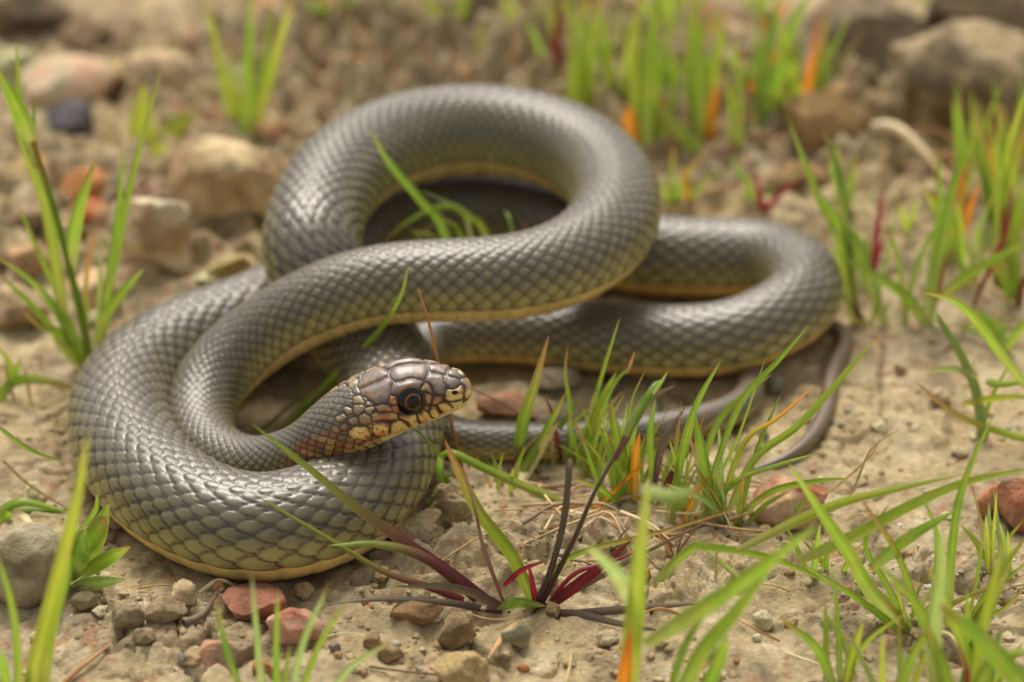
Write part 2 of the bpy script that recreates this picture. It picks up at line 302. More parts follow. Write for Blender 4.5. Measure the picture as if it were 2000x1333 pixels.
    dk = np.where(kind == 1, 0.55, 0.9) * (1 - sstep(0.008, 0.045, D)) + np.where(kind == 1, 0.1, .62) * (1 - sstep(0.03, 0.14, D)) * sstep(-.25, .35, nz2 + .1)
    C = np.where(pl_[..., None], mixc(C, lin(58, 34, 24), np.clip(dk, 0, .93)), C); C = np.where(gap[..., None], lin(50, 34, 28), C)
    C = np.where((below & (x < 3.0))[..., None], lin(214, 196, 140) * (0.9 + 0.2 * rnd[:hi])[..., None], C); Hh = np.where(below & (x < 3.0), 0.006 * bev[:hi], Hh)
    Hh = Hh - 0.05 * (1 - sstep(0.0, 0.05, jaw)) - 0.03 * below * (x < 3.0) * (1 - sstep(.05, .3, jaw)); C = mixc(C, lin(48, 34, 26), 0.75 * (1 - sstep(0.012, 0.04, jaw)) * (x > .1))
    de = np.hypot(x - EYE_S, (t - EYE_T) * DEG); Hh = np.where(de < EYE_R + .1, Hh * sstep(EYE_R - .06, EYE_R + .08, de) - 0.14 * (1 - sstep(EYE_R - .12, EYE_R + .02, de)), Hh)
    C = mixc(C, lin(22, 16, 14), 1 - sstep(EYE_R - .01, EYE_R + .035, de))
    dn = np.hypot(x - 0.41, (t - 49) * 0.011); Hh = Hh - 0.09 * (1 - sstep(.02, .085, dn)); C = mixc(C, lin(44, 12, 8), 1 - sstep(.05, .095, dn))
    Hh = Hh + 0.06 * np.exp(-((x - 1.75) / .42) ** 2 - ((t - 30) / 14) ** 2)        # brow ridge
    fade = sstep(0.02, 0.3, x); bl = sstep(3.55, 3.95, x)
    H[:hi] = np.where(pl_, Hh, Hh * (1 - bl) + H[:hi] * bl) * fade; base[:hi] = np.where(pl_[..., None], C, mixc(C, base[:hi], bl))
    V = P + Nn * H[..., None]
    n = len(s); F = grid_faces(n, NT, True)
    verts = V.reshape(-1, 3); cols = base.reshape(-1, 3)
    tip0 = len(verts); verts = np.r_[verts, [P[0].mean(0) - frames(s[:1])[2][0] * .004], [P[-1].mean(0)]]; cols = np.r_[cols, cols[:1], cols[-1:]]
    j = np.arange(NT); j2 = (j + 1) % NT
    F = np.r_[F, np.stack([j2, j, np.full(NT, tip0), np.full(NT, tip0)], -1)[:0]]
    root = empty("snake", (verts[:tip0, 0].mean(), verts[:tip0, 1].mean(), 0))
    tag(root, "olive grey coiled snake with rust patterned head and yellow belly", "snake")
    # orient faces outwards
    fa = F[len(F) // 2]; nn = np.cross(verts[fa[1]] - verts[fa[0]], verts[fa[2]] - verts[fa[0]])
    ii = fa[0] // NT
    if nn @ (verts[fa[0]] - ctr[ii]) < 0: F = F[:, ::-1]
    mesh_obj("body", verts[:tip0], F, M_SNAKE, root, np.clip(cols[:tip0], 0, 1))
    # eyes
    for sg in (-1, 1):
        i = int(np.argmin(np.abs(s - EYE_S))); jx = int(np.argmin(np.abs(np.degrees(th) - sg * EYE_T)))
        nrm = Nn[i, jx]; c0 = P[i, jx] - nrm * 0.385; tg = frames(s[i:i+1])[2][0]
        nrm = nrm - tg * 0.12; nrm /= np.linalg.norm(nrm)
        fwd_ = tg - nrm * (tg @ nrm); fwd_ /= np.linalg.norm(fwd_); upx = np.cross(nrm, fwd_); ra = 0.505
        a = np.linspace(0.0001, math.radians(105), 44); b = np.linspace(0, 2 * np.pi, 56, endpoint=False)
        A_, B_ = np.meshgrid(a, b, indexing='ij'); bul = ra * (1 + 0.07 * np.exp(-(A_ / .42) ** 2))
        vv = c0 + (np.cos(A_)[..., None] * nrm + np.sin(A_)[..., None] * (np.cos(B_)[..., None] * fwd_ + np.sin(B_)[..., None] * upx)) * bul[..., None]
        ad = np.degrees(A_); fl = fbm(B_ * 4, ad * .1, 3)
        cc = mixc(np.zeros(ad.shape + (3,)) + lin(5, 5, 6), lin(20, 15, 12), sstep(24, 40, ad))
        cc = mixc(cc, lin(176, 110, 52), np.exp(-((ad - 25) / 2.2) ** 2) * np.clip(0.6 + fl, .1, .8))
        ff = grid_faces(len(a), len(b), True)
        fv = vv.reshape(-1, 3); nn = np.cross(fv[ff[400][1]] - fv[ff[400][0]], fv[ff[400][2]] - fv[ff[400][0]])
        if nn @ (fv[ff[400][0]] - c0) < 0: ff = ff[:, ::-1]
        mesh_obj("eye", fv, ff, M_EYE, root, cc.reshape(-1, 3), origin=c0)
    return root
snake = build_snake()
# ------------------------------------------------------------------ ground
SPQ = SPX[::45]                              # thinned spine for ground contact
HOLLOWS = [(*at_z(1765, 300, 0)[:2], 2.0, 1.6, 3.4), (*at_z(1890, 345, 0)[:2], 1.8, 1.2, 2.6), (*at_z(860, 120, 0)[:2], 2.4, 1.4, 2.6), (*at_z(690, 130, 0)[:2], 1.6, 1.2, 2.0), (*at_z(1950, 60, 0)[:2], 3.5, 2.5, 3.0)]
def ground_raw(x, y):
    far = np.hypot(x, y - 6)
    z = 0.35 * fbm(x / 9.0, y / 9.0, 3) + 0.22 * fbm(x / 2.6 + 5, y / 2.6, 4)
    f1, f2, cid = worley(x / 3.1 + .35 * perlin(x / 1.5, y / 1.5), y / 3.1 + .35 * perlin(x / 1.5 + 9, y / 1.5), 1)
    cm = sstep(.0, .3, fbm(x / 6 + 3, y / 6 - 2, 3) + .02)
    z -= 0.30 * (1 - sstep(0.0, 0.04 + .03 * perlin(x, y), f2 - f1)) * cm + 0.10 * (1 - sstep(0, .3, f2 - f1)) * cm
    z += (np.modf(cid * 0.137)[0] - .5) * 0.22 * cm
    g1, g2, gid = worley(x / .75 + .3 * perlin(x * 1.1, y * 1.1), y / .75, 2); gm = sstep(.0, .4, fbm(x / 4.5 - 7, y / 4.5 + 4, 3))
    z += (gm + .05) * 0.30 * np.clip(1 - g1 * 1.25, 0, 1) ** .7 * (np.modf(gid * .273)[0] * .9 + .25)
    k1, k2, kid = worley(x / .3, y / .3 + 3, 3); z += (0.3 + .7 * gm) * 0.07 * np.clip(1 - k1 * 1.3, 0, 1) * np.modf(kid * .41)[0]
    z += 0.07 * fbm(x * 1.3, y * 1.3, 5) * (.25 + gm)
    h1, h2, hid = worley(x / .55 + .25 * perlin(x * .9, y * .9) + 2, y / .5 + 7, 4); e1, e2, eid = worley(x / 1.35 + .4 * perlin(x / .8, y / .8 + 2), y / 1.2 + .3 * perlin(x / .7 - 4, y / .7), 5)
    zone = np.exp(-((x - 4) / 8.5) ** 2 - ((y + 10.2) / 3.2) ** 2) + np.exp(-((x + 8) / 5) ** 2 - ((y + 14.5) / 2.2) ** 2) + .8 * np.exp(-((x - 13) / 4) ** 2 - ((y + 13) / 3) ** 2) + .6 * np.exp(-((x + 14) / 4) ** 2 - ((y + 3) / 5) ** 2)
    zone = np.clip(zone, 0, 1) * sstep(-.35, .15, fbm(x / 3 + 20, y / 3, 3))
    z += zone * (.42 * (np.modf(eid * .317)[0] - .35) * sstep(.02, .22, e2 - e1) - .35 * (1 - sstep(.0, .09, e2 - e1)) + .16 * np.clip(1 - h1 * 1.2, 0, 1) ** .6 * np.modf(hid * .53)[0])
    c1_, c2_, _c = worley(x / 1.9 + .5 * perlin(x / 1.2, y / 1.2 + 31), y / 1.7 + .5 * perlin(x / 1.2 + 17, y / 1.2), 6)
    z -= .22 * (1 - sstep(0.0, .035, c2_ - c1_)) * sstep(.05, .3, fbm(x / 4 + 50, y / 4 + 12, 3) + .05)
    # clods heaped in front of the coil, around the purple plant and up the bank behind
    for cx, cy, rx, ry, a in ((-1.6, -11.0, 2.2, 1.6, 1.0), (1.0, -9.6, 3.4, 1.6, .55), (7.0, -10.8, 5, 2.2, .5), (-8.5, 7, 5, 4, .5), (-14, 12, 9, 6, 1.2), (15, 15, 7, 6, 1.6), (4, 20, 12, 6, 1.4), (-3, 24, 12, 6, 1.8)):
        e = ((x - cx) / rx) ** 2 + ((y - cy) / ry) ** 2; z += a * np.exp(-e) * (.75 + .5 * fbm(x / 1.1 + 3, y / 1.1, 3) * 2)
    for cx, cy, rx, ry, a in HOLLOWS:
        z -= a * np.exp(-(((x - cx) / rx) ** 2 + ((y - cy) / ry) ** 2) ** 1.5)
    z = np.where(far < 60, z, z + .02 * (far - 60) * (fbm(x / 60, y / 60, 3)))
    return z
def ground_z(x, y):
    x = np.asarray(x, float); y = np.asarray(y, float); z = ground_raw(x, y)
    near = np.nonzero((np.abs(x) < 17) & (y > -16) & (y < 15))
    if len(near[0]):
        xn = x[near]; yn = y[near]; lim = np.full(xn.shape, 9.0)
        for sx, sy, sz, sr in SPQ:
            d = np.hypot(xn - sx, yn - sy); m = d < sr * 1.7
            if m.any(): lim[m] = np.minimum(lim[m], sz - np.sqrt(np.maximum((sr * .97) ** 2 - d[m] ** 2, 0)) - .03 + np.maximum(0, d[m] - sr * .95) * 1.6)
        z[near] = np.minimum(z[near], lim)
    return z
def ground_at(x, y): return float(ground_z(np.array([x]), np.array([y]))[0])
def axis(lo, hi, step, far, n):
    core = np.arange(lo, hi + 1e-6, step); g = np.geomspace(step * 2, far, n).cumsum(); g = g / g[-1] * far
    return np.r_[lo - g[::-1], core, hi + g]
gx = axis(-21.5, 21.5, .078, 600, 26); gy = axis(-21.5, 36, .086, 600, 26)
GX, GY = np.meshgrid(gx, gy); GZ = ground_z(GX, GY)
def soil_col(x, y):
    n1 = fbm(x / 5 + 1, y / 5 + 8, 4); n2 = fbm(x / 1.6 - 4, y / 1.6, 4); n3 = fbm(x * 1.7, y * 1.7 + 6, 3)
    c = mixc(lin(196, 175, 134) + 0 * x[..., None], lin(178, 160, 128), sstep(-.3, .4, n1))
    c = mixc(c, lin(208, 190, 154), sstep(.05, .5, n2)); c = mixc(c, lin(170, 118, 86), sstep(.28, .55, n3 + .5 * n1 + .2 * n2) * .6)
    c = mixc(c, lin(112, 96, 72), sstep(.15, .5, -n2 - .3 * n3) * .55)
    return c * np.array([1.0, 1.0, 1.0])
cols = soil_col(GX, GY)
F = grid_faces(len(gy), len(gx))
ground = mesh_obj("ground", np.stack([GX, GY, GZ], -1).reshape(-1, 3), F, M_SOIL, None, cols.reshape(-1, 3)); ground["kind"] = "structure"
# ------------------------------------------------------------------ stones and clods
import bmesh
def ico(sub):
    bm = bmesh.new(); bmesh.ops.create_icosphere(bm, subdivisions=sub, radius=1.0); bm.verts.ensure_lookup_table()
    v = np.array([x.co[:] for x in bm.verts]); f = np.array([[x.index for x in p.verts] for p in bm.faces]); bm.free(); return v, f
ICO = {k: ico(k) for k in (1, 2, 3, 4, 5)}
def rock_shape(sub, rad, seed, ang=0.6, rough=0.1):
    rs = np.random.RandomState(seed); v, f = ICO[sub]; v = v.copy()
    for _ in range(int(5 + 9 * ang)):
        n = rs.normal(size=3); n /= np.linalg.norm(n); c = 1 - ang * rs.uniform(.2, .58)
        d = v @ n; v -= n * (np.maximum(0, d - c) * .93)[:, None]
    o = rs.uniform(-40, 40, 3); r0 = np.linalg.norm(v, axis=1)[:, None]
    nz = perlin3(v * 1.4 + o) * 1.2 + perlin3(v * 3.5 + o) * .55 + perlin3(v * 8 + o) * .34 + perlin3(v * 17 + o) * .24
    v = v * (1 + rough * nz[:, None]); return v * np.asarray(rad), f, nz
def rock(name, label, cat, u, v, w, h, col, seed, ang=.6, rough=.1, dr=.8, col2=None, sub=None, sink=.22, group=None, yaw=None):
    """u, v: where it meets the ground; w, h: how wide and tall it stands (photo pixels)"""
    soil = name == 'clod'
    if soil: rough += .05; col = [min(232, x * 1.12) for x in col]; col2 = [x * .95 for x in col]
    rs = np.random.RandomState(seed + 900); p = at_z(u, v, 0.0); sc = depth(p) / FPX
    hw = w * sc / 2; hz = h * sc / (0.87 + .5 * dr * w / h * .5) / 2 * 1.25; hy = hw * dr
    p = np.array([p[0], p[1] + hy * .75, 0]); g = ground_at(p[0], p[1])
    sub = sub or (5 if w > 90 else 4 if w > 34 else 3)
    vv, f, nz = rock_shape(sub, (hw, hy, hz), seed, ang, rough)
    a = rs.uniform(-.5, .5) if yaw is None else yaw; ca, sa = math.cos(a), math.sin(a)
    vv = np.c_[vv[:, 0] * ca - vv[:, 1] * sa, vv[:, 0] * sa + vv[:, 1] * ca, vv[:, 2]]
    c1 = np.clip(lin(*col) * 1.15, 0, .8); c2 = lin(*(col2 or [x * .88 for x in col])); t = sstep(-.25, .35, perlin3(vv * .9 + seed) + .35 * nz)
    c = mixc(c1 + 0 * vv, c2, t)
    z0 = min(g, .4); org = np.array([p[0], p[1], z0])
    vv = vv + np.array([p[0], p[1], z0 + hz * (1 - 2 * sink)])
    return tag(mesh_obj(name, vv, f, M_SOIL if soil else M_ROCK, None, c, smooth=True, origin=org), label, cat, group)
rock("pebble", "rounded grey tan pebble beside the broad leaved weed", "pebble", 48, 1190, 165, 165, (168,156,128), 3, .25, .05, .9, (140,126,98))
rock("stone", "flat brick red stone tucked under the front of the coil", "stone", 490, 1222, 140, 80, (176,122,98), 11, .8, .06, .8, (150,104,80))
rock("stone", "pale pink angular stone behind the blurred grass blades", "stone", 572, 1268, 118, 92, (204,160,132), 12, .8, .06, .8, (180,120,94))
rock("stone", "pink brown wedge shaped stone among the small clods", "stone", 436, 1310, 122, 88, (186,138,112), 13, .85, .07, .8, (164,140,112))
rock("clod", "pale rounded clod with rusty spots beside a dark twig", "clod", 362, 1214, 58, 56, (178,156,120), 14, .6, .12, .9, (168,124,88))
rock("clod", "broken tan clod beside the pale rust spotted clod", "clod", 322, 1246, 84, 58, (158,140,108), 15, .8, .12, .9)
rock("clod", "smooth grey brown clod in the row of small clods", "clod", 250, 1250, 64, 60, (142,126,100), 16, .5, .1, .9)
rock("clod", "low tan clod between the pebble and the row of clods", "clod", 166, 1205, 52, 36, (152,136,104), 17, .6, .12, .9)
rock("clod", "small dark clod in front of the row of clods", "clod", 282, 1276, 46, 38, (146,130,100), 18, .7, .12, .9)
rock("clod", "yellowish lumpy clod standing in front of the purple leaved plant", "clod", 900, 1345, 112, 88, (188,162,116), 19, .6, .11, .9)
rock("clod", "crumbly grey clod against the end of the outer coil", "clod", 880, 1048, 100, 100, (156,138,104), 20, .6, .17, .8)
rock("clod", "crumbly tan clod in front of the coil beside the grass blades", "clod", 815, 1090, 130, 74, (168,148,112), 21, .6, .16, .8)
rock("stone", "greenish grey flake of stone in front of the purple plant", "stone", 1012, 1262, 78, 62, (166,160,126), 22, .95, .04, .5)
rock("stone", "brown flat stone chip in front of the purple plant", "stone", 815, 1232, 110, 48, (160,128,90), 23, .9, .05, .7)
rock("stone", "brown wedge stone leaning beside the greenish flake", "stone", 895, 1262, 96, 72, (158,134,98), 24, .9, .06, .7)
rock("pebble", "small chalky white pebble beside the purple leaves", "pebble", 874, 1142, 40, 26, (206,198,178), 25, .5, .06, .9)
rock("rock", "large cream rock below the thin green seedling", "rock", 440, 478, 270, 200, (206,184,142), 31, .75, .09, .7, (176,146,108), yaw=.1)
rock("rock", "jagged whitish rock beside the cream rock", "rock", 305, 565, 190, 200, (212,196,164), 32, .9, .1, .7, (190,160,122))
rock("stone", "orange stone behind the hairy grass stem", "stone", 165, 425, 110, 76, (206,142,88), 33, .6, .07, .8)
rock("stone", "reddish orange stone in front of the orange stone", "stone", 172, 462, 92, 52, (198,128,86), 34, .7, .07, .8)
rock("rock", "dark blue grey rock behind the orange stone", "rock", 140, 310, 120, 95, (112,108,110), 35, .8, .08, .8)
rock("rock", "pinkish cream slab behind the dark blue grey rock", "rock", 130, 235, 190, 110, (204,166,136), 36, .7, .08, .7, (206,190,156))
rock("rock", "long tan slab above the broad leaved seedling", "rock", 300, 215, 190, 100, (190,164,128), 37, .7, .09, .7)
rock("stone", "dark rust stone under the seedling leaves", "stone", 395, 305, 150, 66, (128,84,62), 38, .8, .08, .7)
rock("stone", "cream lump of stone beside the ring of the snake", "stone", 470, 585, 120, 62, (200,178,136), 39, .7, .1, .8)
rock("stone", "small rusty stone against the outer coil", "stone", 372, 648, 60, 44, (188,126,84), 40, .6, .08, .9)
rock("pebble", "tiny blue grey pebble at the foot of the cream rock", "pebble", 410, 472, 30, 30, (140,146,156), 41, .3, .05, .9)
rock("stone", "tan stone lying under the hairy grass plant", "stone", 30, 650, 130, 90, (180,156,118), 42, .7, .1, .8)
rock("stone", "grey brown stone behind the hairy grass plant", "stone", 60, 480, 120, 80, (162,140,110), 43, .7, .1, .8)
rock("rock", "rust red rock with a cream top behind the front grass", "rock", 1545, 1040, 175, 110, (196,164,130), 51, .8, .08, .7, (160,96,70))
rock("rock", "brick red rock on the bare soil touching an orange tan stone", "rock", 1995, 1046, 120, 125, (190,108,78), 52, .8, .07, .7, (176,128,98))
rock("stone", "orange tan stone beside the brick red rock", "stone", 1940, 1020, 64, 66, (200,140,100), 53, .6, .08, .8)
rock("rock", "big overhanging grey tan rock above the dark hollow", "rock", 1900, 300, 380, 200, (168,148,114), 54, .8, .1, .6, (130,114,90), sink=.0)
rock("rock", "blocky tan rock beside the dark hollow", "rock", 1610, 345, 210, 190, (178,146,100), 55, .85, .1, .7)
rock("rock", "low tan rock in front of the dark hollow", "rock", 1880, 440, 300, 95, (176,150,108), 56, .7, .1, .6)
rock("rock", "grey brown boulder at the back of the rocky bank", "rock", 1680, 190, 340, 190, (140,124,100), 57, .7, .09, .7)
rock("rock", "dark brown boulder behind the overhanging rock", "rock", 1960, 150, 300, 210, (104,88,66), 58, .8, .1, .7)
rock("rock", "long brown clod bank behind the ring of the snake", "rock", 850, 165, 360, 90, (128,104,76), 59, .7, .12, .6)
rock("rock", "pale tan clod behind the upright background grass", "rock", 1420, 150, 200, 90, (180,158,124), 60, .7, .1, .7)
rock("stone", "rusty tan stone beside the long brown twig", "stone", 560, 70, 170, 70, (190,140,102), 61, .7, .09, .7)
rock("stone", "dark brown clod behind the pinkish cream slab", "stone", 40, 90, 190, 90, (110,94,72), 62, .7, .1, .7)
rock("stone", "pinkish orange flat stone behind the snout", "stone", 985, 828, 150, 62, (196,148,116), 63, .8, .07, .6)
rock("stone", "grey tan stone between the tail and the tail end coil", "stone", 1090, 772, 110, 44, (160,146,120), 64, .7, .09, .7)
rock("stone", "brown clod behind the bend of the tail end coil", "stone", 1560, 420, 130, 80, (156,126,86), 65, .7, .12, .8)
rs = np.random.RandomState(77)
LOOSE = [("pale tan", (204,184,146)), ("brown", (160,136,102)), ("rusty orange", (186,130,92)), ("grey", (158,148,130)), ("chalky white", (206,198,178))]
def clear_of_snake(p, r):
    return np.all(np.hypot(SPQ[:, 0] - p[0], SPQ[:, 1] - p[1]) > SPQ[:, 3] * .9 + r)
LANDMARKS = [((60,1110),"beside the rounded grey tan pebble"),((170,1100),"beside the broad leaved weed"),((500,1200),"near the flat brick red stone"),((440,1280),"near the pink brown wedge stone"),((700,1170),"in front of the coil"),((900,1300),"near the yellowish lumpy clod"),((1040,1185),"beside the purple rosette"),((1000,1260),"near the greenish stone flake"),((1240,1330),"at the foot of the wide upright blade"),((1240,1000),"under the clump with the orange leaf"),((1085,915),"under the clump beside the snout"),((1390,1030),"under the clump near the tail"),((1545,1010),"near the cream topped red rock"),((1790,1230),"under the sprawling grass plant"),((1985,1020),"beside the brick red rock"),((1610,800),"beside the thin tail tip"),((1780,860),"on the bare soil beyond the tail"),((1920,840),"under the purple tipped grass"),((1740,650),"under the bushy clump with red stalks"),((1500,1250),"in front of the arched blades"),((1700,1320),"before the sprawling grass plant"),((150,720),"at the foot of the hairy grass"),((40,850),"on the soil outside the outer coil"),((300,560),"beside the jagged whitish rock"),((440,470),"beside the large cream rock"),((170,440),"near the orange stones"),((140,300),"near the dark blue grey rock"),((270,220),"near the long tan slab"),((1100,760),"between the tail and the tail end coil"),((1320,330),"under the upright background grass"),((1500,340),"behind the tail end coil"),((1880,430),"near the dark hollow"),((600,1300),"in front of the pink stones"),((250,1240),"among the row of small clods"),((160,1300),"near the thin orange root"),((1150,1260),"before the purple rosette")]
def beside(u, v): return min(LANDMARKS, key=lambda k: math.hypot(k[0][0] - u, (k[0][1] - v) * 1.5))[1]
cnt = 0
while cnt < 96:
    u, v = rs.uniform(0, 2000), 1333 - 1050 * rs.uniform(0, 1) ** 1.5
    p = at_z(u, v, 0)
    w = rs.uniform(14, 46) * (1.15 if v > 900 else 1)
    if not clear_of_snake(p, w / 120) : continue
    nm, c = LOOSE[rs.choice(5, p=[.36, .28, .14, .14, .08])]
    kd = "clod" if nm in ("pale tan", "brown") else "pebble"; an = rs.uniform(.5, .95); hh = rs.uniform(.5, .95)
    lb = f"{'tiny' if w < 24 else 'larger' if w > 38 else 'small'} {'flat' if hh < .66 else 'upright' if hh > .82 else 'lumpy'} {nm} {kd} {beside(u, v)}"
    rock(kd, lb, kd, u, v, w, w * hh, c, 200 + cnt, an, rs.uniform(.12, .26), .9, group=f"loose {nm} bits on the soil", sub=4 if w > 30 else 3)
    cnt += 1
# rubble of the banks behind
rs = np.random.RandomState(61); RUB = [("cream", (206,186,148)), ("tan", (182,156,116)), ("rusty", (184,134,98)), ("brown", (132,108,78)), ("grey", (150,140,122))]
for i in range(62):
    if i < 30: u, v, pr = rs.uniform(-20, 560), 90 + 540 * rs.uniform() ** .8, [.34, .28, .2, .1, .08]
    else: u, v, pr = rs.uniform(620, 2010), 60 + 360 * rs.uniform(), [.12, .32, .16, .34, .06]
    w = rs.uniform(45, 130); p = at_z(u, v, 0)
    if not clear_of_snake(p, w / 95): continue
    nm, c = RUB[rs.choice(5, p=pr)]; hh = rs.uniform(.45, .85)
    rock("stone", f"{'small' if w < 75 else 'large' if w > 105 else 'middling'} {'flat' if hh < .6 else 'blocky'} {nm} stone {beside(u, v)}", "stone", u, v, w, w * hh, [x * rs.uniform(.9, 1.06) for x in c], 500 + i, rs.uniform(.8, 1.1), rs.uniform(.08, .15), .8, group=f"{nm} rubble on the banks", sub=4)
# fine crumbs: beyond counting
n = 8000; rs = np.random.RandomState(8); U = rs.uniform(-30, 2030, n); V = 1345 - 1250 * rs.uniform(0, 1, n) ** 1.35
PP = np.array([at_z(a, b, 0) for a, b in zip(U, V)]); dn = fbm(PP[:, 0] / 4.5 - 7, PP[:, 1] / 4.5 + 4, 3); keep = (dn + rs.uniform(-.3, .3, n) > .02) & np.array([clear_of_snake(p, .05) for p in PP]); PP = PP[keep]
PP[:, 2] = ground_z(PP[:, 0], PP[:, 1]); SCOL = soil_col(PP[:, 0], PP[:, 1]); vs, fs = ICO[1]; vs2, fs2 = ICO[2]; VV = []; FF = []; CC = []; o = 0
for i, p in enumerate(PP):
    r = .035 + .11 * rs.uniform() ** 3; b, f = (vs2, fs2) if r > .07 else (vs, fs)
    q = b * (r * rs.uniform(.6, 1.3, 3) * [1, 1, .6]) * (1 + rs.uniform(-.32, .32, (len(b), 1)))
    VV.append(q + p + [0, 0, r * .05]); FF.append(f + o); o += len(b); c = (SCOL[i] if rs.uniform() < .85 else lin(*LOOSE[rs.randint(5)][1])) * rs.uniform(.95, 1.3); CC.append(np.tile(c, (len(b), 1)))
cr = mesh_obj("soil_crumbs", np.concatenate(VV), np.concatenate(FF), M_SOIL, None, np.concatenate(CC), smooth=False); cr["kind"] = "stuff"
tag(cr, "fine tan soil crumbs scattered over the dry ground", "soil crumbs")
# ------------------------------------------------------------------ plants
PAL = {  # colour stops from base to tip
 'g': [(164,172,92),(144,176,56),(142,176,54),(158,182,72)], 'G': [(134,150,76),(108,146,50),(106,146,50),(128,158,64)],
 'y': [(182,178,96),(168,186,58),(170,188,58),(180,188,78)], 'w': [(196,200,146),(170,190,112),(162,188,104),(176,192,122)],
 'p': [(100,32,44),(118,62,60),(136,138,62),(140,168,58)], 'q': [(98,52,60),(110,88,76),(122,112,90),(128,114,100)],
 'r': [(104,32,42),(134,36,48),(136,42,52),(134,72,62)], 'o': [(160,170,76),(160,172,52),(210,160,52),(230,134,38)],
 'O': [(196,156,76),(230,160,54),(236,150,46),(218,116,42)], 's': [(186,156,112),(200,170,124),(196,166,120),(176,142,104)],
 'S': [(222,202,156),(228,210,166),(222,200,150),(206,176,126)], 'b': [(146,100,64),(168,116,72),(196,138,84),(188,148,112)],
 'n': [(150,160,66),(142,172,50),(166,156,70),(180,122,82)], 'k': [(120,104,84),(140,120,96),(130,112,90),(108,90,72)] }
def catmull(P, n):
    P = np.asarray(P, float)
    if len(P) == 2: return P[0] + (P[1] - P[0]) * np.linspace(0, 1, n)[:, None]
    Q = np.r_[[2 * P[0] - P[1]], P, [2 * P[-1] - P[-2]]]; t = np.linspace(0, len(P) - 1 - 1e-6, n); k = t.astype(int); f = (t - k)[:, None]
    a, b, c, d = Q[k], Q[k+1], Q[k+2], Q[k+3]
    return .5 * (2*b + (c - a) * f + (2*a - 5*b + 4*c - d) * f**2 + (3*b - a - 3*c + d) * f**3)
_bn = [0]
def strip(name, parent, X, wcm, pal, shape='blade', fold=.3, twist=0.0, mat=None, n=18, seed=None):
    """a leaf blade along the 3-D points X (cm)"""
    _bn[0] += 1; rs = np.random.RandomState(_bn[0] if seed is None else seed); C = catmull(X, n); t = np.linspace(0, 1, n)
    T = np.gradient(C, axis=0); T /= np.linalg.norm(T, axis=1)[:, None] + 1e-9
    vw = C - CAM; vw /= np.linalg.norm(vw, axis=1)[:, None]
    tw = twist + rs.uniform(-.45, .45) + rs.uniform(-.5, .5) * t
    Sd = np.cross(T, vw); Sd /= np.linalg.norm(Sd, axis=1)[:, None] + 1e-9; Nn = np.cross(Sd, T)
    A = Sd * np.cos(tw)[:, None] + Nn * np.sin(tw)[:, None]; B = np.cross(A, T)
    if shape == 'blade': wd = np.minimum(1, .62 + t * 2.2) * np.maximum(0, 1 - t ** 2.6) ** .8 + .03
    elif shape == 'leaf': wd = np.sin(np.pi * np.clip(t, .015, .985) ** .85) ** .75
    elif shape == 'stub': wd = np.ones(n); wd[-1] = .8
    else: wd = 1 - .45 * t
    w = (wcm / 2 * wd * (1 + .05 * perlin(t * 6 + _bn[0] * 3.3, t * 0)))[:, None]
    if shape in ('stem', 'stub'):
        m = 8; an = np.arange(m) * 2 * np.pi / m
        V = C[:, None] + A[:, None] * (np.cos(an)[None, :, None] * w[:, None]) + B[:, None] * (np.sin(an)[None, :, None] * w[:, None] * .8); F = grid_faces(n, m, True); cw = m
    else:
        xs = np.array([-1, -.7, -.38, 0, .38, .7, 1.0]); zs = np.array([1, .55, .18, -.12, .18, .55, 1.0])
        V = C[:, None] + A[:, None] * (xs[None, :, None] * w[:, None]) + B[:, None] * (zs[None, :, None] * fold * w[:, None]); F = grid_faces(n, 7); cw = 7
    st = np.array([lin(*c) for c in PAL[pal]]); cc = np.stack([np.interp(t, np.linspace(0, 1, len(st)), st[:, i]) for i in range(3)], -1) * rs.uniform(.86, 1.14) * np.array([rs.uniform(.92, 1.1), 1, rs.uniform(.85, 1.1)])
    cc = np.repeat(cc[:, None], cw, 1)
    if cw == 7: cc[:, 3] *= 1.22; cc[:, (1, 5)] *= .86; cc[:, (0, 6)] *= 1.06
    if pal in 'gGyw':
        if rs.uniform() < .45: cc = mixc(cc, lin(176, 132, 70), (sstep(.86 - .25 * rs.uniform(), 1.0, t) * .85)[:, None] + 0 * cc[..., 0])
        cc = mixc(cc, lin(190, 176, 84), np.clip(fbm(t[:, None] * 5 + _bn[0] * 7.7, np.arange(cw)[None] * .4 + 0 * t[:, None], 3) * 1.1, 0, .55))
        cc = mixc(cc, lin(150, 96, 62), (np.clip(perlin(t[:, None] * 14 + _bn[0] * 3.1, np.arange(cw)[None] * .9 + 0 * t[:, None]) - .42, 0, 1) * 2.2))
    return mesh_obj(name, V.reshape(-1, 3), F, mat or (M_STRAW if pal in 'sSbk' else M_BLADE), parent, np.clip(cc, 0, 1).reshape(-1, 3), origin=C[0])
def px_path(pts, yb, dy, floor=True):
    out = []; m = len(pts)
    for i, (u, v) in enumerate(pts):
        p = at_y(u, v, yb + dy * (i / max(1, m - 1)))
        if floor:
            q = at_z(u, v, 0.12 + .05 * (i % 2))
            if p[2] < q[2]: p = q
        out.append(p)
    return np.array(out)
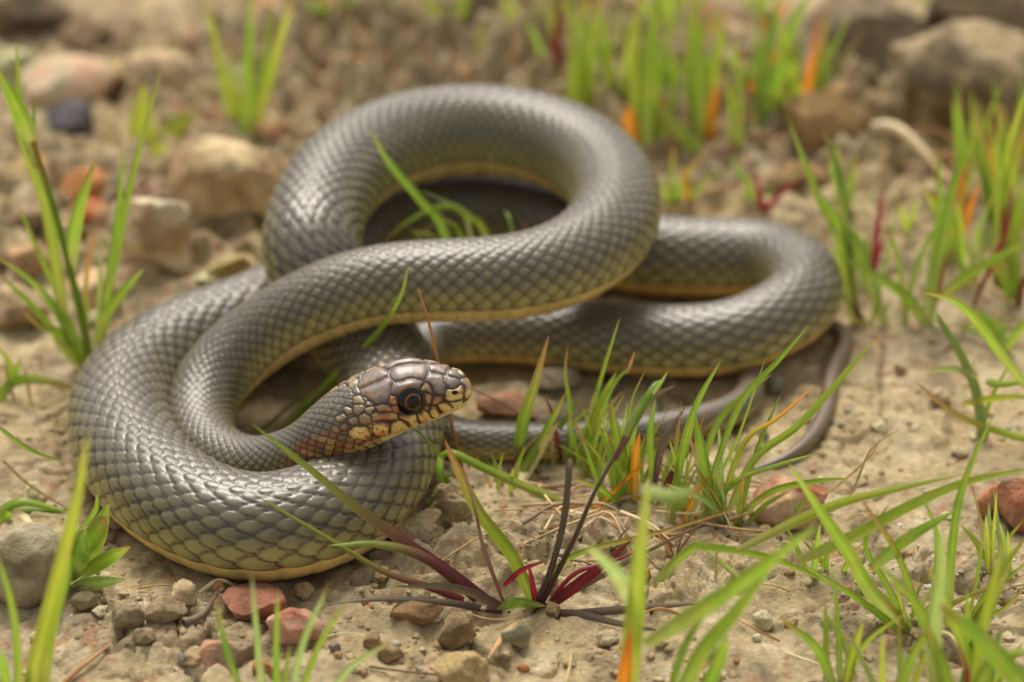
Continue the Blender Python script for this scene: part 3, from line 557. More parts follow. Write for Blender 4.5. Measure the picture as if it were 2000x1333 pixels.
def plant(name, label, cat, base, blades, group=None, part="blade"):
    b = at_z(base[0], base[1], 0.0); e = empty(name, (b[0], b[1], min(ground_at(b[0], b[1]), .5))); tag(e, label, cat, group)
    for bl in blades:
        pts, w, pal = bl[0], bl[1], bl[2]; dy = bl[3] if len(bl) > 3 else 0.0; shape = bl[4] if len(bl) > 4 else 'blade'
        X = px_path(pts, b[1], dy); dd = np.mean([depth(p) for p in X]); wcm = w * dd / FPX
        if shape in ('blade', 'stem') and X[0][2] > .05 and math.hypot(X[0][0] - b[0], X[0][2]) < 1.6: X[0][2] = min(X[0][2], 0.0) - .05 if abs(X[0][2]) < .8 else X[0][2]
        strip({'leaf': 'leaf', 'stem': 'stem', 'stub': 'stem'}.get(shape, part), e, X, wcm, pal, shape, fold=.16 if shape == 'leaf' else .32)
    return e
def tuft(name, label, cat, base, n, hpx, spread, wpx, pals, seed, group=None, dys=3.0):
    rs = np.random.RandomState(seed); bl = []
    for i in range(n):
        s_ = rs.uniform(-1, 1); h = hpx * rs.uniform(.45, 1.1); bx = base[0] + rs.uniform(-1, 1) * spread * .22; cu = rs.uniform(-.3, .6)
        bl.append(([(bx, base[1] + rs.uniform(-6, 6)), (bx + s_ * spread * .3, base[1] - h * .5), (bx + s_ * spread * (.75 + .4 * cu), base[1] - h * (1 - .12 * cu))], wpx * rs.uniform(.55, 1.15), pals[rs.randint(len(pals))], rs.uniform(-dys, dys)))
    return plant(name, label, cat, base, bl, group)

# hairy stemmed grass at the left
t1 = plant("grass_plant", "tall grass plant with a hairy stem beside the outer coil", "grass", (178, 718), [
 ([(178,716),(158,610),(140,540),(112,430),(64,275)], 19, 'g', 0, 'stem'), ([(64,280),(44,230),(22,185),(-12,120)], 34, 'g', -1.0), ([(130,660),(110,520),(88,400),(50,300),(20,210)], 24, 'y', .6),
 ([(134,530),(142,455),(160,385),(188,308)], 32, 'g', -.8), ([(196,700),(205,600),(232,470),(262,330),(318,128)], 19, 'g', 1.0), ([(206,560),(228,440),(240,286)], 15, 'g', .5),
 ([(186,700),(205,625),(240,570),(282,524)], 24, 'g', -1.2), ([(168,700),(110,610),(60,550),(-10,500)], 19, 'G', -1.0), ([(150,690),(80,615),(-10,528)], 16, 'g', -.4), ([(170,700),(105,560),(66,470),(30,388)], 12, 'g', .8),
 ([(190,700),(196,580),(200,450)], 14, 'w', .6), ([(172,690),(168,560),(188,440)], 10, 'o', .9), ([(70,330),(42,230),(32,82)], 17, 'g', 1.5), ([(75,330),(66,260),(66,185)], 10, 'G', 1.2), ([(160,715),(120,650),(80,640),(30,590)], 12, 'n', -.6),
 ([(190,715),(150,690),(100,665)], 12, 'y', -.8), ([(175,716),(140,640),(115,600)], 14, 'g', -.5)])
rs = np.random.RandomState(4); hv = []; hf = []; k = 0
sp = catmull(px_path([(178,716),(158,610),(140,540),(112,430),(64,275)], at_z(178, 718, 0)[1], 0), 90)
for i in range(4, 88):
    for sd in (1, -1):
        if rs.uniform() < .25: continue
        a = sp[i] + np.array([sd * .12, -.03, 0]); d = np.array([sd * rs.uniform(.12, .3), rs.uniform(-.12, .08), rs.uniform(-.02, .16)]); hv += [a, a + [0, 0, .014], a + d]; hf.append([k, k + 1, k + 2]); k += 3
hr = mesh_obj("hair", np.array(hv), np.array(hf), M_STRAW, t1, lin(226, 224, 196), smooth=False); hr["kind"] = "stuff"
plant("grass_tuft", "low reddish grass blades at the foot of the hairy grass", "grass", (20, 775), [([(-20,752),(40,742),(100,746),(168,765)], 20, 'n', -.3), ([(-10,790),(25,740),(40,700)], 20, 'g'), ([(0,775),(20,720),(-10,670)], 14, 'g'), ([(30,780),(15,735),(12,700)], 10, 's'), ([(60,778),(52,740),(44,712)], 7, 's')])
plant("grass_tuft", "upright grass tuft with a red base on the cream rock", "grass", (474, 300), [([(472,290),(440,170),(398,-20)], 22, 'y', 1), ([(474,290),(482,140),(490,-20)], 28, 'g', 0), ([(477,290),(512,140),(532,-20)], 18, 'g', .5), ([(480,288),(530,140),(574,-20)], 22, 'y', -.5), ([(470,300),(455,380),(420,475)], 7, 'b', -1), ([(482,292),(520,285),(570,262)], 12, 'r', .3), ([(468,290),(440,240),(408,180)], 8, 'b', .5), ([(476,300),(505,230),(530,170)], 8, 'r', .8), ([(474,290),(460,180),(446,60)], 12, 'y', 1.5)])
plant("broad_leaved_seedling", "pale broad leaved seedling beside the upright grass tuft", "seedling", (300, 330), [([(296,322),(276,270),(280,165)], 56, 'y', .5, 'leaf'), ([(300,322),(335,270),(384,214)], 58, 'y', 1.5, 'leaf'), ([(298,325),(310,305),(318,282)], 48, 'y', -.8, 'leaf'), ([(296,325),(250,310),(205,285)], 40, 'y', .4, 'leaf'), ([(300,332),(298,318),(296,300)], 8, 'r', 0, 'stem')])
plant("broad_leaved_weed", "small weed with broad green leaves beside the rounded pebble", "weed", (128, 1150), [([(130,1140),(150,1080),(166,1035)], 56, 'G', -.8, 'leaf'), ([(135,1120),(180,1060),(212,985)], 46, 'g', .3, 'leaf'), ([(140,1110),(190,1035),(206,1010)], 40, 'n', 0, 'leaf'), ([(150,1130),(205,1095),(254,1068)], 32, 'g', -.8, 'leaf'), ([(136,1148),(185,1140),(246,1132)], 30, 'w', -1.2, 'leaf'), ([(130,1145),(125,1090),(150,1020)], 32, 'y', -.4, 'leaf'), ([(150,1040),(185,1000),(190,965)], 12, 'g', 0, 'leaf'), ([(128,1155),(132,1120),(142,1080)], 10, 'w', 0, 'stem')])
plant("grass_tuft", "broad grass stubs and dry leaf behind the pebble", "grass", (60, 1010), [([(-20,970),(40,980),(130,1000)], 22, 'g', 0), ([(-20,985),(60,998),(150,995)], 20, 'G', .4), ([(-10,975),(40,1010),(70,1040)], 24, 'S', -.2), ([(5,900),(60,950),(160,1010)], 7, 's', -.3), ([(-10,830),(60,880),(130,905)], 9, 'G', .6), ([(-15,1030),(10,1010),(20,1000)], 24, 'g', -.5)])
plant("grass_shoot", "long blurred grass blade standing in front of the outer coil", "grass", (40, 1420), [([(40,1420),(70,1290),(112,1130),(150,980),(172,846)], 32, 'y', -1.5), ([(70,1420),(95,1250),(128,1120),(134,1060)], 26, 'g', -.5)])
plant("grass_tuft", "grass blades standing before the rounded grey tan pebble", "grass", (20, 1430), [([(30,1430),(34,1290),(22,1180),(-8,1080)], 18, 'g', -1), ([(80,1430),(50,1380),(60,1290)], 20, 'G', 0), ([(90,1400),(85,1330),(70,1270)], 14, 'g', .4), ([(0,1420),(10,1330),(-10,1250)], 24, 'g', -1)])
plant("grass_tuft", "blurred pale grass tuft in front of the pink stones", "grass", (545, 1420), [([(520,1420),(506,1270),(492,1126)], 17, 'w', -1), ([(540,1420),(540,1270),(543,1148)], 14, 'g', -.5), ([(552,1420),(590,1260),(643,1142)], 16, 'w', -1), ([(562,1420),(620,1270),(682,1168)], 15, 'g', -.3), ([(500,1420),(446,1280),(420,1164)], 14, 'G', -.4), ([(600,1420),(680,1310),(775,1246)], 15, 'w', -.6), ([(530,1420),(555,1330),(566,1260)], 12, 'g', 0)])
# purple rosette in the middle foreground
plant("purple_grass_rosette", "flat rosette of purple red leaves on the soil before the coil", "grass", (1040, 1192), [
 ([(985,1176),(853,1100),(720,1010),(610,920),(492,828)], 22, 'p', .4), ([(960,1165),(844,1096),(740,1062),(640,1066)], 24, 'p', -.3), ([(960,1178),(850,1150),(752,1117),(640,1050),(470,950)], 16, 'p', -.2),
 ([(1000,1180),(892,1150),(770,1146)], 18, 'q', -.6), ([(1000,1188),(875,1177),(740,1170),(630,1182)], 15, 'q', -.8), ([(1050,1180),(1000,1085),(935,1000),(895,920),(868,858)], 26, 'n', .5), ([(990,1180),(945,1074),(927,995),(905,925)], 9, 'q', .2),
 ([(1046,1185),(1076,1113),(1102,1012),(1113,898)], 14, 'q', .5, 'stub'), ([(1050,1185),(1120,1056),(1165,955),(1238,829)], 12, 'q', .8, 'stem'), ([(1222,852),(1250,800),(1278,756),(1292,742)], 20, 'G', 1.2), ([(1276,770),(1290,750),(1304,726)], 7, 'g', 1.2), ([(1200,900),(1260,790),(1320,752)], 14, 'q', 1.2),
 ([(1060,1186),(1137,1135),(1172,1109),(1236,1052)], 22, 'r', .2), ([(1060,1180),(1120,1122),(1200,1095),(1276,1062)], 10, 'r', .5), ([(985,1145),(1020,1114),(1066,1096)], 12, 'r', -.4), ([(1055,1190),(1128,1200),(1216,1220),(1360,1248)], 16, 'q', -.6), ([(1080,1195),(1200,1192),(1372,1178)], 18, 'q', -.5),
 ([(970,1190),(1010,1178),(1066,1184)], 22, 'G', -.3, 'leaf'), ([(1020,1200),(985,1240),(952,1288)], 13, 's', -.8), ([(1050,1186),(1040,1140),(1032,1100)], 12, 'r', 0), ([(1040,1188),(1090,1110),(1150,1075),(1290,1040),(1470,985)], 14, 'n', .6), ([(1035,1190),(1130,1150),(1240,1090),(1400,1010)], 12, 'q', .3)])
plant("bent_grass_stem", "bright green grass stem bent over beside the chin", "grass", (1130, 1000), [([(1150,1000),(1070,968),(1019,947),(932,907),(888,885),(858,892),(852,925),(880,968)], 19, 'g', .8), ([(860,890),(862,930),(882,965)], 14, 'G', .6), ([(900,960),(870,935),(905,920)], 10, 'G', .3)])
plant("grass_tuft", "short green blades between the coil and the grey clod", "grass", (845, 1030), [([(846,1025),(846,985),(856,945)], 18, 'g', .2), ([(830,1022),(842,1012),(850,1000)], 14, 'g', .1), ([(868,900),(830,855),(798,832)], 6, 'g', .5)])
plant("dry_grass_stem", "thin orange straw standing upright behind the head", "straw", (908, 950), [([(910,948),(892,870),(862,740),(840,640),(817,566)], 9, 'b', .3, 'stem')], part="stem")
plant("dry_grass_stem", "thin brown straw leaning from the snout to the grass", "straw", (1062, 848), [([(1062,846),(1000,800),(924,760)], 5, 'k', -.5, 'stem')], part="stem")
plant("grass_tuft", "slim green blades rising between the neck and the ring", "grass", (545, 830), [([(540,835),(600,785),(680,708),(745,640),(785,570),(797,512)], 13, 'g', -.8), ([(560,835),(620,770),(690,710)], 11, 'G', -.3), ([(668,750),(666,715)], 14, 'g', 0, 'stub'), ([(500,835),(540,815),(640,725)], 9, 'G', .5), ([(610,790),(660,740),(720,690)], 10, 'g', 0)])
plant("grass_tuft", "thin green grass growing up through the ring of the snake", "grass", (905, 640), [([(900,600),(868,455),(820,390),(757,314),(722,250)], 19, 'g', .2), ([(975,600),(950,462),(915,422),(880,403),(833,413),(774,450),(724,508)], 14, 'g', .2), ([(940,600),(915,440),(880,400),(820,372)], 9, 'w', .6), ([(800,600),(810,480),(852,432)], 9, 'n', 0), ([(930,600),(905,470),(862,425)], 14, 'g', .2), ([(890,600),(860,480),(800,450)], 8, 'g', .3), ([(1010,600),(1000,450),(986,408)], 8, 'w', 1), ([(1028,600),(1028,470),(1026,428)], 8, 'r', 1), ([(1050,600),(1062,460),(1084,415)], 7, 'r', 1)])
# clumps in the middle
plant("grass_clump", "clump with one broad blade and many thin blades beside the snout", "grass", (1085, 915), [
 ([(1016,910),(1022,830),(1046,752),(1072,656)], 27, 'n', .2), ([(1118,905),(1112,790),(1104,729),(1109,674)], 8, 'n', .3), ([(1120,905),(1162,780),(1186,699),(1211,620)], 9, 'g', .4), ([(1125,905),(1168,792),(1206,724)], 12, 'g', 0), ([(1140,905),(1189,768),(1236,712)], 11, 'g', .5), ([(1225,730),(1240,688)], 6, 'b', .4), ([(1100,905),(1080,815),(1063,770)], 7, 'r', .3), ([(1010,935),(1060,855),(1106,766)], 19, 'g', -.2), ([(995,965),(1042,900),(1090,826)], 24, 'S', -.5), ([(1060,910),(1085,850),(1140,770)], 13, 'G', .8), ([(940,890),(958,908),(985,935)], 13, 'G', -.4), ([(1075,905),(1110,840),(1160,790)], 12, 'g', .9), ([(1090,905),(1130,850),(1192,812)], 12, 'g', .3), ([(1105,905),(1150,840),(1220,760)], 8, 'w', .5), ([(1080,905),(1078,860),(1072,830)], 6, 's', 0), ([(1130,905),(1170,870),(1225,840)], 9, 'y', .2), ([(1000,925),(1022,885),(1055,845)], 7, 's', -.2), ([(1150,895),(1155,800),(1168,750)], 6, 'S', .2)])
plant("grass_clump", "dense green clump with an orange yellow leaf in the middle", "grass", (1245, 1000), [
 ([(1232,1000),(1195,900),(1162,808)], 14, 'g', .2), ([(1218,1000),(1210,880),(1195,784)], 20, 'g', .4), ([(1238,985),(1240,900),(1249,846)], 18, 'O', -.3), ([(1282,990),(1270,860),(1280,778)], 15, 'g', .4), ([(1200,990),(1165,930),(1140,860)], 13, 'g', 0), ([(1264,990),(1295,865),(1338,796)], 17, 'q', .3), ([(1272,990),(1342,880),(1420,806),(1506,732)], 14, 'p', .6), ([(1180,990),(1170,930),(1190,860)], 12, 'g', .6), ([(1205,990),(1235,920),(1262,850)], 11, 'y', .8), ([(1250,1000),(1238,930),(1225,860)], 15, 'g', .7), ([(1150,985),(1200,960),(1262,900)], 10, 'O', -.5), ([(1290,1000),(1300,930),(1322,860)], 12, 'g', .9), ([(1225,1000),(1180,960),(1120,935)], 12, 'g', -.7), ([(1210,995),(1215,905),(1180,835)], 8, 's', .4), ([(1260,995),(1255,900),(1290,825)], 8, 'y', .9), ([(1195,1000),(1210,950),(1220,920)], 22, 'g', -.4), ([(1240,1000),(1220,900),(1232,790),(1262,720)], 8, 'g', .8), ([(1230,1000),(1275,900),(1310,830)], 10, 'G', 1.2)])
plant("grass_clump", "loose clump of long blades with one orange tip near the tail", "grass", (1380, 1030), [
 ([(1312,1030),(1330,900),(1360,792),(1408,704)], 17, 'g', .3), ([(1400,1025),(1376,904),(1356,802)], 28, 'g', 0), ([(1420,1040),(1409,937),(1403,818)], 13, 'w', .4), ([(1345,1000),(1400,830),(1504,732)], 14, 'g', .8), ([(1360,1000),(1440,800),(1520,705),(1580,636)], 13, 'g', .6), ([(1395,1000),(1450,870),(1520,815),(1592,753)], 13, 'o', .2), ([(1410,1010),(1470,900),(1560,830),(1650,730),(1708,663)], 17, 'g', .4), ([(1440,990),(1475,890),(1524,772)], 11, 'G', .4), ([(1350,1030),(1430,945),(1520,908),(1612,882)], 13, 'g', -.2), ([(1410,1035),(1500,965),(1585,942),(1658,935)], 15, 'g', -.6), ([(1300,1010),(1322,930),(1308,860)], 12, 'g', .2), ([(1330,1020),(1360,960),(1395,925)], 10, 'O', -.2), ([(1390,1020),(1360,900),(1345,850)], 9, 'S', .5), ([(1440,1040),(1490,990),(1540,960)], 12, 'g', -.6), ([(1370,1020),(1390,960),(1440,860),(1495,700)], 9, 'g', .9), ([(1340,1020),(1320,940),(1330,780)], 8, 'n', .6), ([(1430,1030),(1380,980),(1300,945)], 14, 'w', -1.2), ([(1500,1010),(1640,990),(1700,880),(1757,838)], 6, 's', -.2), ([(1520,1010),(1620,960),(1700,890),(1720,850)], 5, 's', .2), ([(1420,1050),(1530,1010),(1600,960)], 11, 'g', -.8)])
# right foreground, partly out of focus
plant("grass_plant", "sprawling grass plant of crossing blades on the bare soil", "grass", (1780, 1240), [
 ([(1560,1096),(1642,1061),(1775,990),(1889,942),(2020,914)], 24, 'g', .5), ([(1780,1230),(1700,1156),(1656,1080),(1602,1000),(1540,905)], 32, 'g', -.6), ([(1700,1112),(1775,1051),(1868,996)], 25, 'g', -.2), ([(1850,1230),(1858,1080),(1880,950),(1942,805)], 19, 'g', .2), ([(1440,1075),(1604,996),(1720,962),(1886,926)], 19, 'y', 0), ([(1817,1230),(1830,1060),(1802,970)], 12, 'g', .2), ([(1889,1220),(1912,1110),(1917,1023),(1892,930)], 8, 'n', .3), ([(1886,1200),(1946,1127),(2010,1040)], 17, 'g', -.3), ([(1886,1205),(1950,1150),(2010,1095)], 14, 'G', -.5), ([(1812,1200),(1756,1089),(1680,972)], 15, 'n', -.3), ([(1790,1230),(1730,1140),(1690,1060),(1740,980)], 14, 'g', .4), ([(1800,1235),(1860,1180),(2010,1120)], 12, 'n', -.4), ([(1900,1210),(1960,1190),(2015,1130)], 9, 'n', -.6), ([(1770,1235),(1690,1180),(1560,1098)], 16, 'g', -.6)])
plant("grass_plant", "arched grass blades beside the blurred upright blade", "grass", (1300, 1150), [([(1262,1170),(1300,1118),(1347,1075),(1376,1068),(1500,1089),(1594,1127),(1712,1178)], 18, 'g', -.8), ([(1376,1072),(1442,1127),(1508,1192)], 13, 'w', -.4), ([(1490,1120),(1500,1170),(1512,1215)], 16, 'w', -.5), ([(1400,1075),(1395,1160),(1380,1300)], 5, 's', -.8), ([(1500,1150),(1600,1210),(1690,1270)], 5, 's', -.8)])
plant("grass_plant", "broad grass leaves leaning before the sprawling grass plant", "grass", (1840, 1440), [([(1840,1440),(1820,1250),(1836,1127),(1838,1020)], 36, 'w', -1), ([(2030,1370),(1984,1320),(1908,1236),(1830,1180)], 46, 'g', -1.5), ([(1860,1440),(1850,1330),(1810,1220)], 34, 'g', -1), ([(1880,1440),(1930,1300),(2020,1270)], 26, 'g', -.5), ([(1800,1440),(1830,1300),(1790,1180),(1700,1090)], 26, 'g', -.5), ([(1870,1440),(1890,1330),(1866,1240)], 10, 'r', -.5)])
plant("grass_plant", "two wide blurred grass blades crossing the front soil", "grass", (1270, 1450), [([(1260,1260),(1395,1175),(1490,1108),(1604,1020)], 34, 'g', -2.5), ([(1300,1450),(1360,1290),(1440,1190),(1510,1100)], 34, 'g', -1.5), ([(1330,1450),(1400,1300),(1420,1240)], 30, 'g', -1), ([(1290,1440),(1330,1280),(1390,1180)], 18, 'G', -.5)])
plant("grass_shoot", "wide blurred upright grass blade with an orange base", "grass", (1232, 1440), [([(1222,1440),(1228,1330),(1240,1200),(1250,1080),(1268,930)], 42, 'y', -1.5), ([(1238,1190),(1200,1120),(1148,1068)], 38, 'w', -2.0), ([(1222,1440),(1218,1340),(1232,1230)], 34, 'O', -1.7), ([(1250,955),(1310,968),(1370,956)], 30, 'w', -1.2)])
# right side
plant("grass_plant", "grass plant with a long purple tipped blade near the bushy clump", "grass", (1915, 850), [([(2030,790),(1960,700),(1905,628),(1862,588),(1798,570)], 21, 'g', -.5), ([(1922,845),(1905,760),(1870,680),(1826,612)], 24, 'w', .4, 'stem'), ([(1910,735),(1860,722),(1806,728)], 15, 'w', 0), ([(1925,745),(1960,750),(2020,742)], 17, 'g', 0), ([(2030,862),(1960,845),(1870,810),(1786,745)], 16, 'n', -.8), ([(1880,790),(1950,778),(2030,776)], 16, 'y', -.4), ([(1915,850),(1935,780),(1985,690)], 10, 'g', .3), ([(1925,850),(1960,870),(2020,880)], 6, 's', -.4), ([(1905,850),(1915,800),(1900,700)], 9, 'w', .2)])
plant("grass_clump", "bushy grass clump with red stalks beside the tail end coil", "grass", (1740, 640), [([(1735,600),(1671,480),(1612,411),(1540,235)], 24, 'g', 1), ([(1815,640),(1774,582),(1716,542),(1640,500)], 22, 'g', -.5), ([(1680,600),(1652,430),(1635,326),(1608,255)], 18, 'G', 1), ([(1670,600),(1640,450),(1575,350)], 18, 'g', .6), ([(1775,640),(1755,510),(1728,430)], 12, 'g', .5), ([(1800,640),(1833,402),(1828,275)], 13, 'g', .8), ([(1815,640),(1850,410),(1880,300),(1872,180)], 18, 'g', .8), ([(1830,585),(1918,520),(2020,470)], 22, 'g', -.4), ([(1815,620),(1836,560),(1850,490)], 10, 'r', 0), ([(1850,580),(1890,550),(1915,540)], 9, 'r', -.2), ([(1700,640),(1720,560),(1750,410)], 9, 'g', .6), ([(1720,640),(1735,590),(1716,650)], 9, 'w', -.6), ([(1900,600),(1965,450),(1975,360)], 10, 'r', .8), ([(1760,640),(1800,500),(1870,380)], 14, 'g', 1), ([(1690,640),(1664,560),(1655,470)], 7, 'r', .4), ([(1705,640),(1640,570),(1560,470)], 12, 'g', .4), ([(1770,640),(1700,640),(1640,600)], 7, 's', -.5), ([(1780,640),(1720,660),(1715,720)], 6, 's', -.7), ([(1745,640),(1720,700),(1712,770)], 5, 'k', -.6), ([(1850,640),(1960,620),(2020,640)], 7, 's', 0)])
tuft("grass_clump", "tall grass clump standing before the low tan rock", "grass", (1960, 470), 13, 330, 80, 20, 'gggGyn', 31)
tuft("grass_clump", "small grass clump beside the bushy clump with red stalks", "grass", (1985, 600), 9, 150, 70, 12, 'ggnr', 32)
plant("grass_tuft", "upright background grass with a long blade leaning over the tail end coil", "grass", (1265, 330), [([(1260,320),(1265,125),(1284,-20)], 36, 'g', .4), ([(1285,210),(1360,290),(1440,370),(1512,420)], 28, 'g', -1.5), ([(1250,320),(1230,230),(1222,215)], 30, 'O', -.5), ([(1270,320),(1290,220),(1300,190)], 16, 'o', .3), ([(1245,320),(1240,120),(1250,-20)], 22, 'y', 1), ([(1280,320),(1285,160),(1320,0)], 16, 'g', .7), ([(1262,320),(1300,260),(1320,150)], 14, 'g', .2)])
plant("grass_tuft", "narrow background grass tuft just behind the ring", "grass", (1150, 290), [([(1114,270),(1118,150),(1119,60)], 18, 'y', .3), ([(1165,280),(1152,140),(1176,-20)], 26, 'y', .6), ([(1150,280),(1140,120),(1140,-20)], 20, 'g', .6), ([(1175,280),(1186,150),(1190,20)], 14, 'g', .9), ([(1130,280),(1128,140),(1105,-20)], 18, 'g', 1)])
plant("grass_tuft", "background grass tuft with orange dead leaves", "grass", (1375, 310), [([(1370,300),(1362,130),(1358,-20)], 36, 'g', .4), ([(1380,300),(1390,220),(1404,160)], 22, 'O', -.4), ([(1375,300),(1400,120),(1406,0)], 18, 'y', .6), ([(1365,300),(1345,140),(1350,0)], 16, 'g', .8), ([(1400,300),(1440,200),(1442,80)], 15, 'y', .3), ([(1410,320),(1405,290),(1400,270)], 18, 'O', -.5), ([(1385,310),(1420,240),(1470,200)], 14, 'g', .2)])
plant("grass_tuft", "background grass tuft with one brown stalk", "grass", (1500, 320), [([(1480,310),(1498,125),(1522,-20)], 26, 'G', .4), ([(1490,310),(1535,90),(1584,-20)], 26, 'g', .4), ([(1588,300),(1604,130),(1622,-20)], 18, 'n', .8), ([(1470,310),(1515,220),(1565,140)], 15, 'g', 0), ([(1500,320),(1480,150),(1490,-20)], 16, 'g', 1), ([(1575,320),(1580,290),(1576,260)], 20, 'O', -.5), ([(1530,225),(1560,205),(1595,198)], 16, 'r', .3), ([(1510,320),(1570,210),(1690,60)], 14, 'G', .6)])
plant("grass_shoot", "single short grass blade with an orange leaf behind the ring", "grass", (930, 190), [([(932,200),(932,120),(948,50)], 26, 'g', .3), ([(945,200),(952,160),(962,112)], 18, 'O', .2), ([(905,200),(902,160),(904,110)], 14, 'n', .4)])
tuft("grass_tuft", "grass tuft growing behind the long brown twig", "grass", (880, 90), 8, 150, 90, 20, 'ggy', 41); tuft("grass_tuft", "grass tuft growing behind the rusty tan stone", "grass", (640, 60), 7, 110, 90, 20, 'gGy', 42)
tuft("grass_tuft", "far blurred grass tuft behind the pale tan clod", "grass", (1330, 120), 11, 170, 130, 20, 'ggGyo', 43); tuft("grass_tuft", "far blurred grass tuft behind the grey boulder", "grass", (1880, 60), 9, 150, 140, 22, 'gG', 44)
tuft("grass_tuft", "far blurred grass tuft between the ring and the twig", "grass", (1060, 110), 8, 150, 110, 18, 'ggy', 45); tuft("grass_tuft", "low grass tuft under the orange dead leaves", "grass", (1330, 400), 9, 120, 110, 13, 'ggynO', 46)
tuft("grass_tuft", "low grass tuft behind the top of the tail end coil", "grass", (1480, 430), 9, 120, 120, 13, 'ggGr', 47); tuft("grass_tuft", "sparse grass tuft on the rocky bank", "grass", (1900, 560), 7, 200, 90, 13, 'gg', 48)
# dry stalks, twigs and straw
def straw(name, label, cat, pts, w, pal, z=.2, group=None):
    X = np.array([at_z(u, v, z) for u, v in pts]); X[:, 2] = np.maximum(X[:, 2] * 0 + [ground_at(a, b) for a, b in X[:, :2]], -.1) + z * .6 + .12 * np.sin(np.linspace(0, 3.1, len(X)))
    o = strip(name, None, X, w * depth(X[0]) / FPX, pal, 'stem', mat=M_STRAW, n=14); return tag(o, label, cat, group)
straw("dry_stalk", "thick pale dry stalk lying on the rocky bank", "stalk", [(1655,285),(1740,335),(1850,400)], 30, 'S', .6)
straw("twig", "long brown twig lying across the top of the bank", "twig", [(555,48),(650,56),(760,50),(880,62)], 18, 'k', .5); straw("dry_stalk", "pale dry stalk lying beside the brown twig", "stalk", [(640,60),(740,95),(850,128)], 26, 's', .5)
straw("twig", "dark splinter of wood beside the rust spotted clod", "twig", [(360,1240),(395,1215),(425,1180)], 16, 'k', .25)
straw("dry_stalk", "short pale dry leaf under the front of the coil", "straw", [(390,1165),(430,1158),(466,1150)], 12, 'S', .15); straw("dry_stalk", "thin straw crossing under the front of the coil", "straw", [(270,1160),(310,1161),(350,1160)], 5, 's', .15)
straw("root", "thin orange root on the soil near the small clods", "root", [(110,1345),(160,1310),(215,1275)], 11, 'b', .1)
rs = np.random.RandomState(21)
for i in range(64):
    if i < 46: u, v = rs.normal(1180, 150), rs.normal(1015, 55)
    else: u, v = rs.uniform(600, 1990), rs.uniform(900, 1320)
    if not clear_of_snake(at_z(u, v, 0), .5): continue
    L = rs.uniform(50, 170); a = rs.normal(0.25, .55) + (math.pi if rs.uniform() < .3 else 0); cu = rs.uniform(-.25, .25)
    pts = [(u - L / 2 * math.cos(a), v - L / 2 * math.sin(a) * .6), (u + L * cu * .2, v + L * cu * .3), (u + L / 2 * math.cos(a), v + L / 2 * math.sin(a) * .6)]
    pal = 'sSkb'[rs.choice(4, p=[.45, .25, .2, .1])]; nm = {'s': 'tan', 'S': 'pale cream', 'k': 'grey brown', 'b': 'orange brown'}[pal]
    if not clear_of_snake(at_z(*pts[0], 0), .1) or not clear_of_snake(at_z(*pts[2], 0), .1): continue
    w_ = rs.uniform(3, 9); ln = 'short' if L < 85 else 'long' if L > 130 else 'mid length'
    straw("straw", f"{'thin' if w_ < 5.5 else 'stout'} {ln} {nm} dead straw {beside(u, v)}", "straw", pts, w_, pal, rs.uniform(.1, .55), f"{nm} straws in the front grass")

# more grass on the banks behind
rs = np.random.RandomState(91)
GP = ["ggy", "ggG", "gyn", "ggO", "gyr", "gGn"]
BACK = [((1090,200),"thin yellow green tuft behind the crown of the ring"),((1200,180),"feathery tuft behind the narrow background tuft"),((1310,250),"short tuft between the two orange leaved tufts"),((1430,230),"leaning tuft beside the orange dead leaves"),((1540,250),"upright tuft beside the brown stalk"),((1640,280),"small tuft against the blocky tan rock"),((1440,330),"low tuft behind the long leaning blade"),((1580,360),"low tuft behind the top of the tail end coil bend"),((1660,440),"slim tuft on the brown clod"),((1780,470),"thin tuft in front of the low tan rock"),((1850,520),"tall thin tuft beside the bushy clump"),((1930,420),"tall tuft before the overhanging rock"),((1990,330),"tall dark tuft at the foot of the far boulder"),((1300,60),"far tuft behind the tuft with orange dead leaves"),((1480,60),"far tuft behind the tuft with one brown stalk"),((1160,60),"far tuft behind the feathery tuft"),((980,40),"far tuft behind the single short shoot with an orange leaf"),((1950,680),"sparse tuft above the purple tipped grass"),((1640,560),"short reddish tuft against the bend of the tail end coil"),((740,30),"far tuft beside the end of the brown twig")]
for i, (b, lb) in enumerate(BACK):
    tuft("grass_tuft", "blurred " + lb if b[1] < 420 else lb, "grass", b, rs.randint(6, 11), rs.uniform(110, 240) if b[1] < 560 else rs.uniform(70, 120), rs.uniform(50, 100), rs.uniform(12, 20), GP[rs.randint(6)], 700 + i)
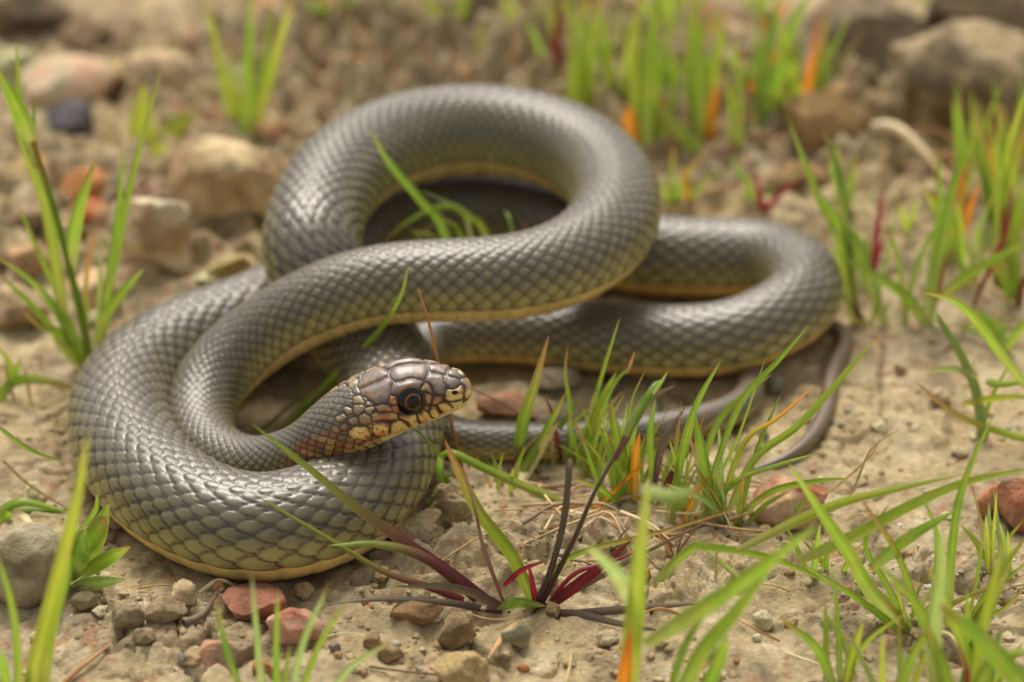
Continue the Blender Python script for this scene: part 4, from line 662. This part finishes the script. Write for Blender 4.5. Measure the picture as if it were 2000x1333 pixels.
for i in range(46):
    u, v = rs.uniform(600, 2000), rs.uniform(40, 620) if rs.uniform() < .6 else rs.uniform(200, 480)
    if v > 420 and u < 1640 or not clear_of_snake(at_z(u, v, 0), .6): continue
    L = rs.uniform(60, 200); a = rs.normal(0.3, .7); pal = 'sSkb'[rs.choice(4, p=[.4, .25, .2, .15])]; nm = {'s': 'tan', 'S': 'pale cream', 'k': 'grey brown', 'b': 'orange brown'}[pal]
    pts = [(u - L / 2 * math.cos(a), v - L / 2 * math.sin(a) * .5), (u, v + rs.uniform(-8, 8)), (u + L / 2 * math.cos(a), v + L / 2 * math.sin(a) * .5)]
    if not clear_of_snake(at_z(*pts[0], 0), .1) or not clear_of_snake(at_z(*pts[2], 0), .1): continue
    straw("straw", f"{'short' if L < 100 else 'long'} {nm} dead straw {beside(u, v)} on the bank", "straw", pts, rs.uniform(5, 13), pal, rs.uniform(.2, .9), f"{nm} straws on the bank behind")

for b, n_, h_, sp_, w_, pl_, lb in (((1150,925),12,150,80,8,'ggyGs',"fine leaved tuft growing through the clump beside the snout"),((1215,965),13,190,110,9,'ggyGn',"fine leaved tuft growing through the clump with the orange leaf"),((1330,1000),12,190,110,9,'ggyGo',"fine leaved tuft between the two green clumps"),((1425,1030),10,160,120,9,'ggwn',"fine leaved tuft beside the cream topped red rock"),((985,965),8,90,90,9,'sSsg',"pale dead tuft beside the bent grass stem"),((1330,1085),8,80,130,8,'sSbk',"brown dead tuft behind the arched blades"),((1180,1090),7,70,120,6,'sbkp',"withered tuft beside the purple rosette"),((1760,1230),8,130,120,9,'gyn',"fine blades at the heart of the sprawling grass plant"),((930,880),5,60,50,7,'Gg',"short dark tuft beside the orange straw")):
    tuft("grass_tuft", lb, "grass", b, n_, h_, sp_, w_, pl_, 900 + b[0], dys=1.0)

for b, n_, h_, sp_, w_, pl_, lb in (((1640,1330),6,230,150,20,'gyw',"yellowish tuft standing before the sprawling grass plant"),((1900,1410),7,330,150,24,'gyG',"wide leaved tuft among the broad leaning grass leaves"),((1740,1420),6,300,130,22,'gyw',"blurred tuft beside the broad front leaves"),((1610,1140),8,150,140,13,'ggyn',"tuft of thin blades between the arched blades and the sprawling grass"),((1950,1120),8,170,110,13,'ggyw',"tuft of thin blades under the brick red rock"),((1960,560),10,330,90,17,'ggyGr',"tall leaning tuft behind the purple tipped grass"),((1890,400),8,260,90,18,'ggy',"tall tuft at the mouth of the dark hollow"),((1560,300),9,280,120,20,'ggyO',"tall yellow green tuft before the grey boulder"),((1330,260),8,250,100,24,'ggy',"tall tuft between the two orange leaved tufts"),((1210,240),7,230,70,22,'gyy',"tall pale tuft beside the narrow background tuft"),((1690,560),8,240,110,15,'ggGr',"leaning tuft against the bend of the tail end coil"),((1010,150),7,150,110,16,'gGyO',"low tuft on the brown clod bank")):
    tuft("grass_tuft", lb, "grass", b, n_, h_, sp_, w_, pl_, 1300 + b[0], dys=1.5)
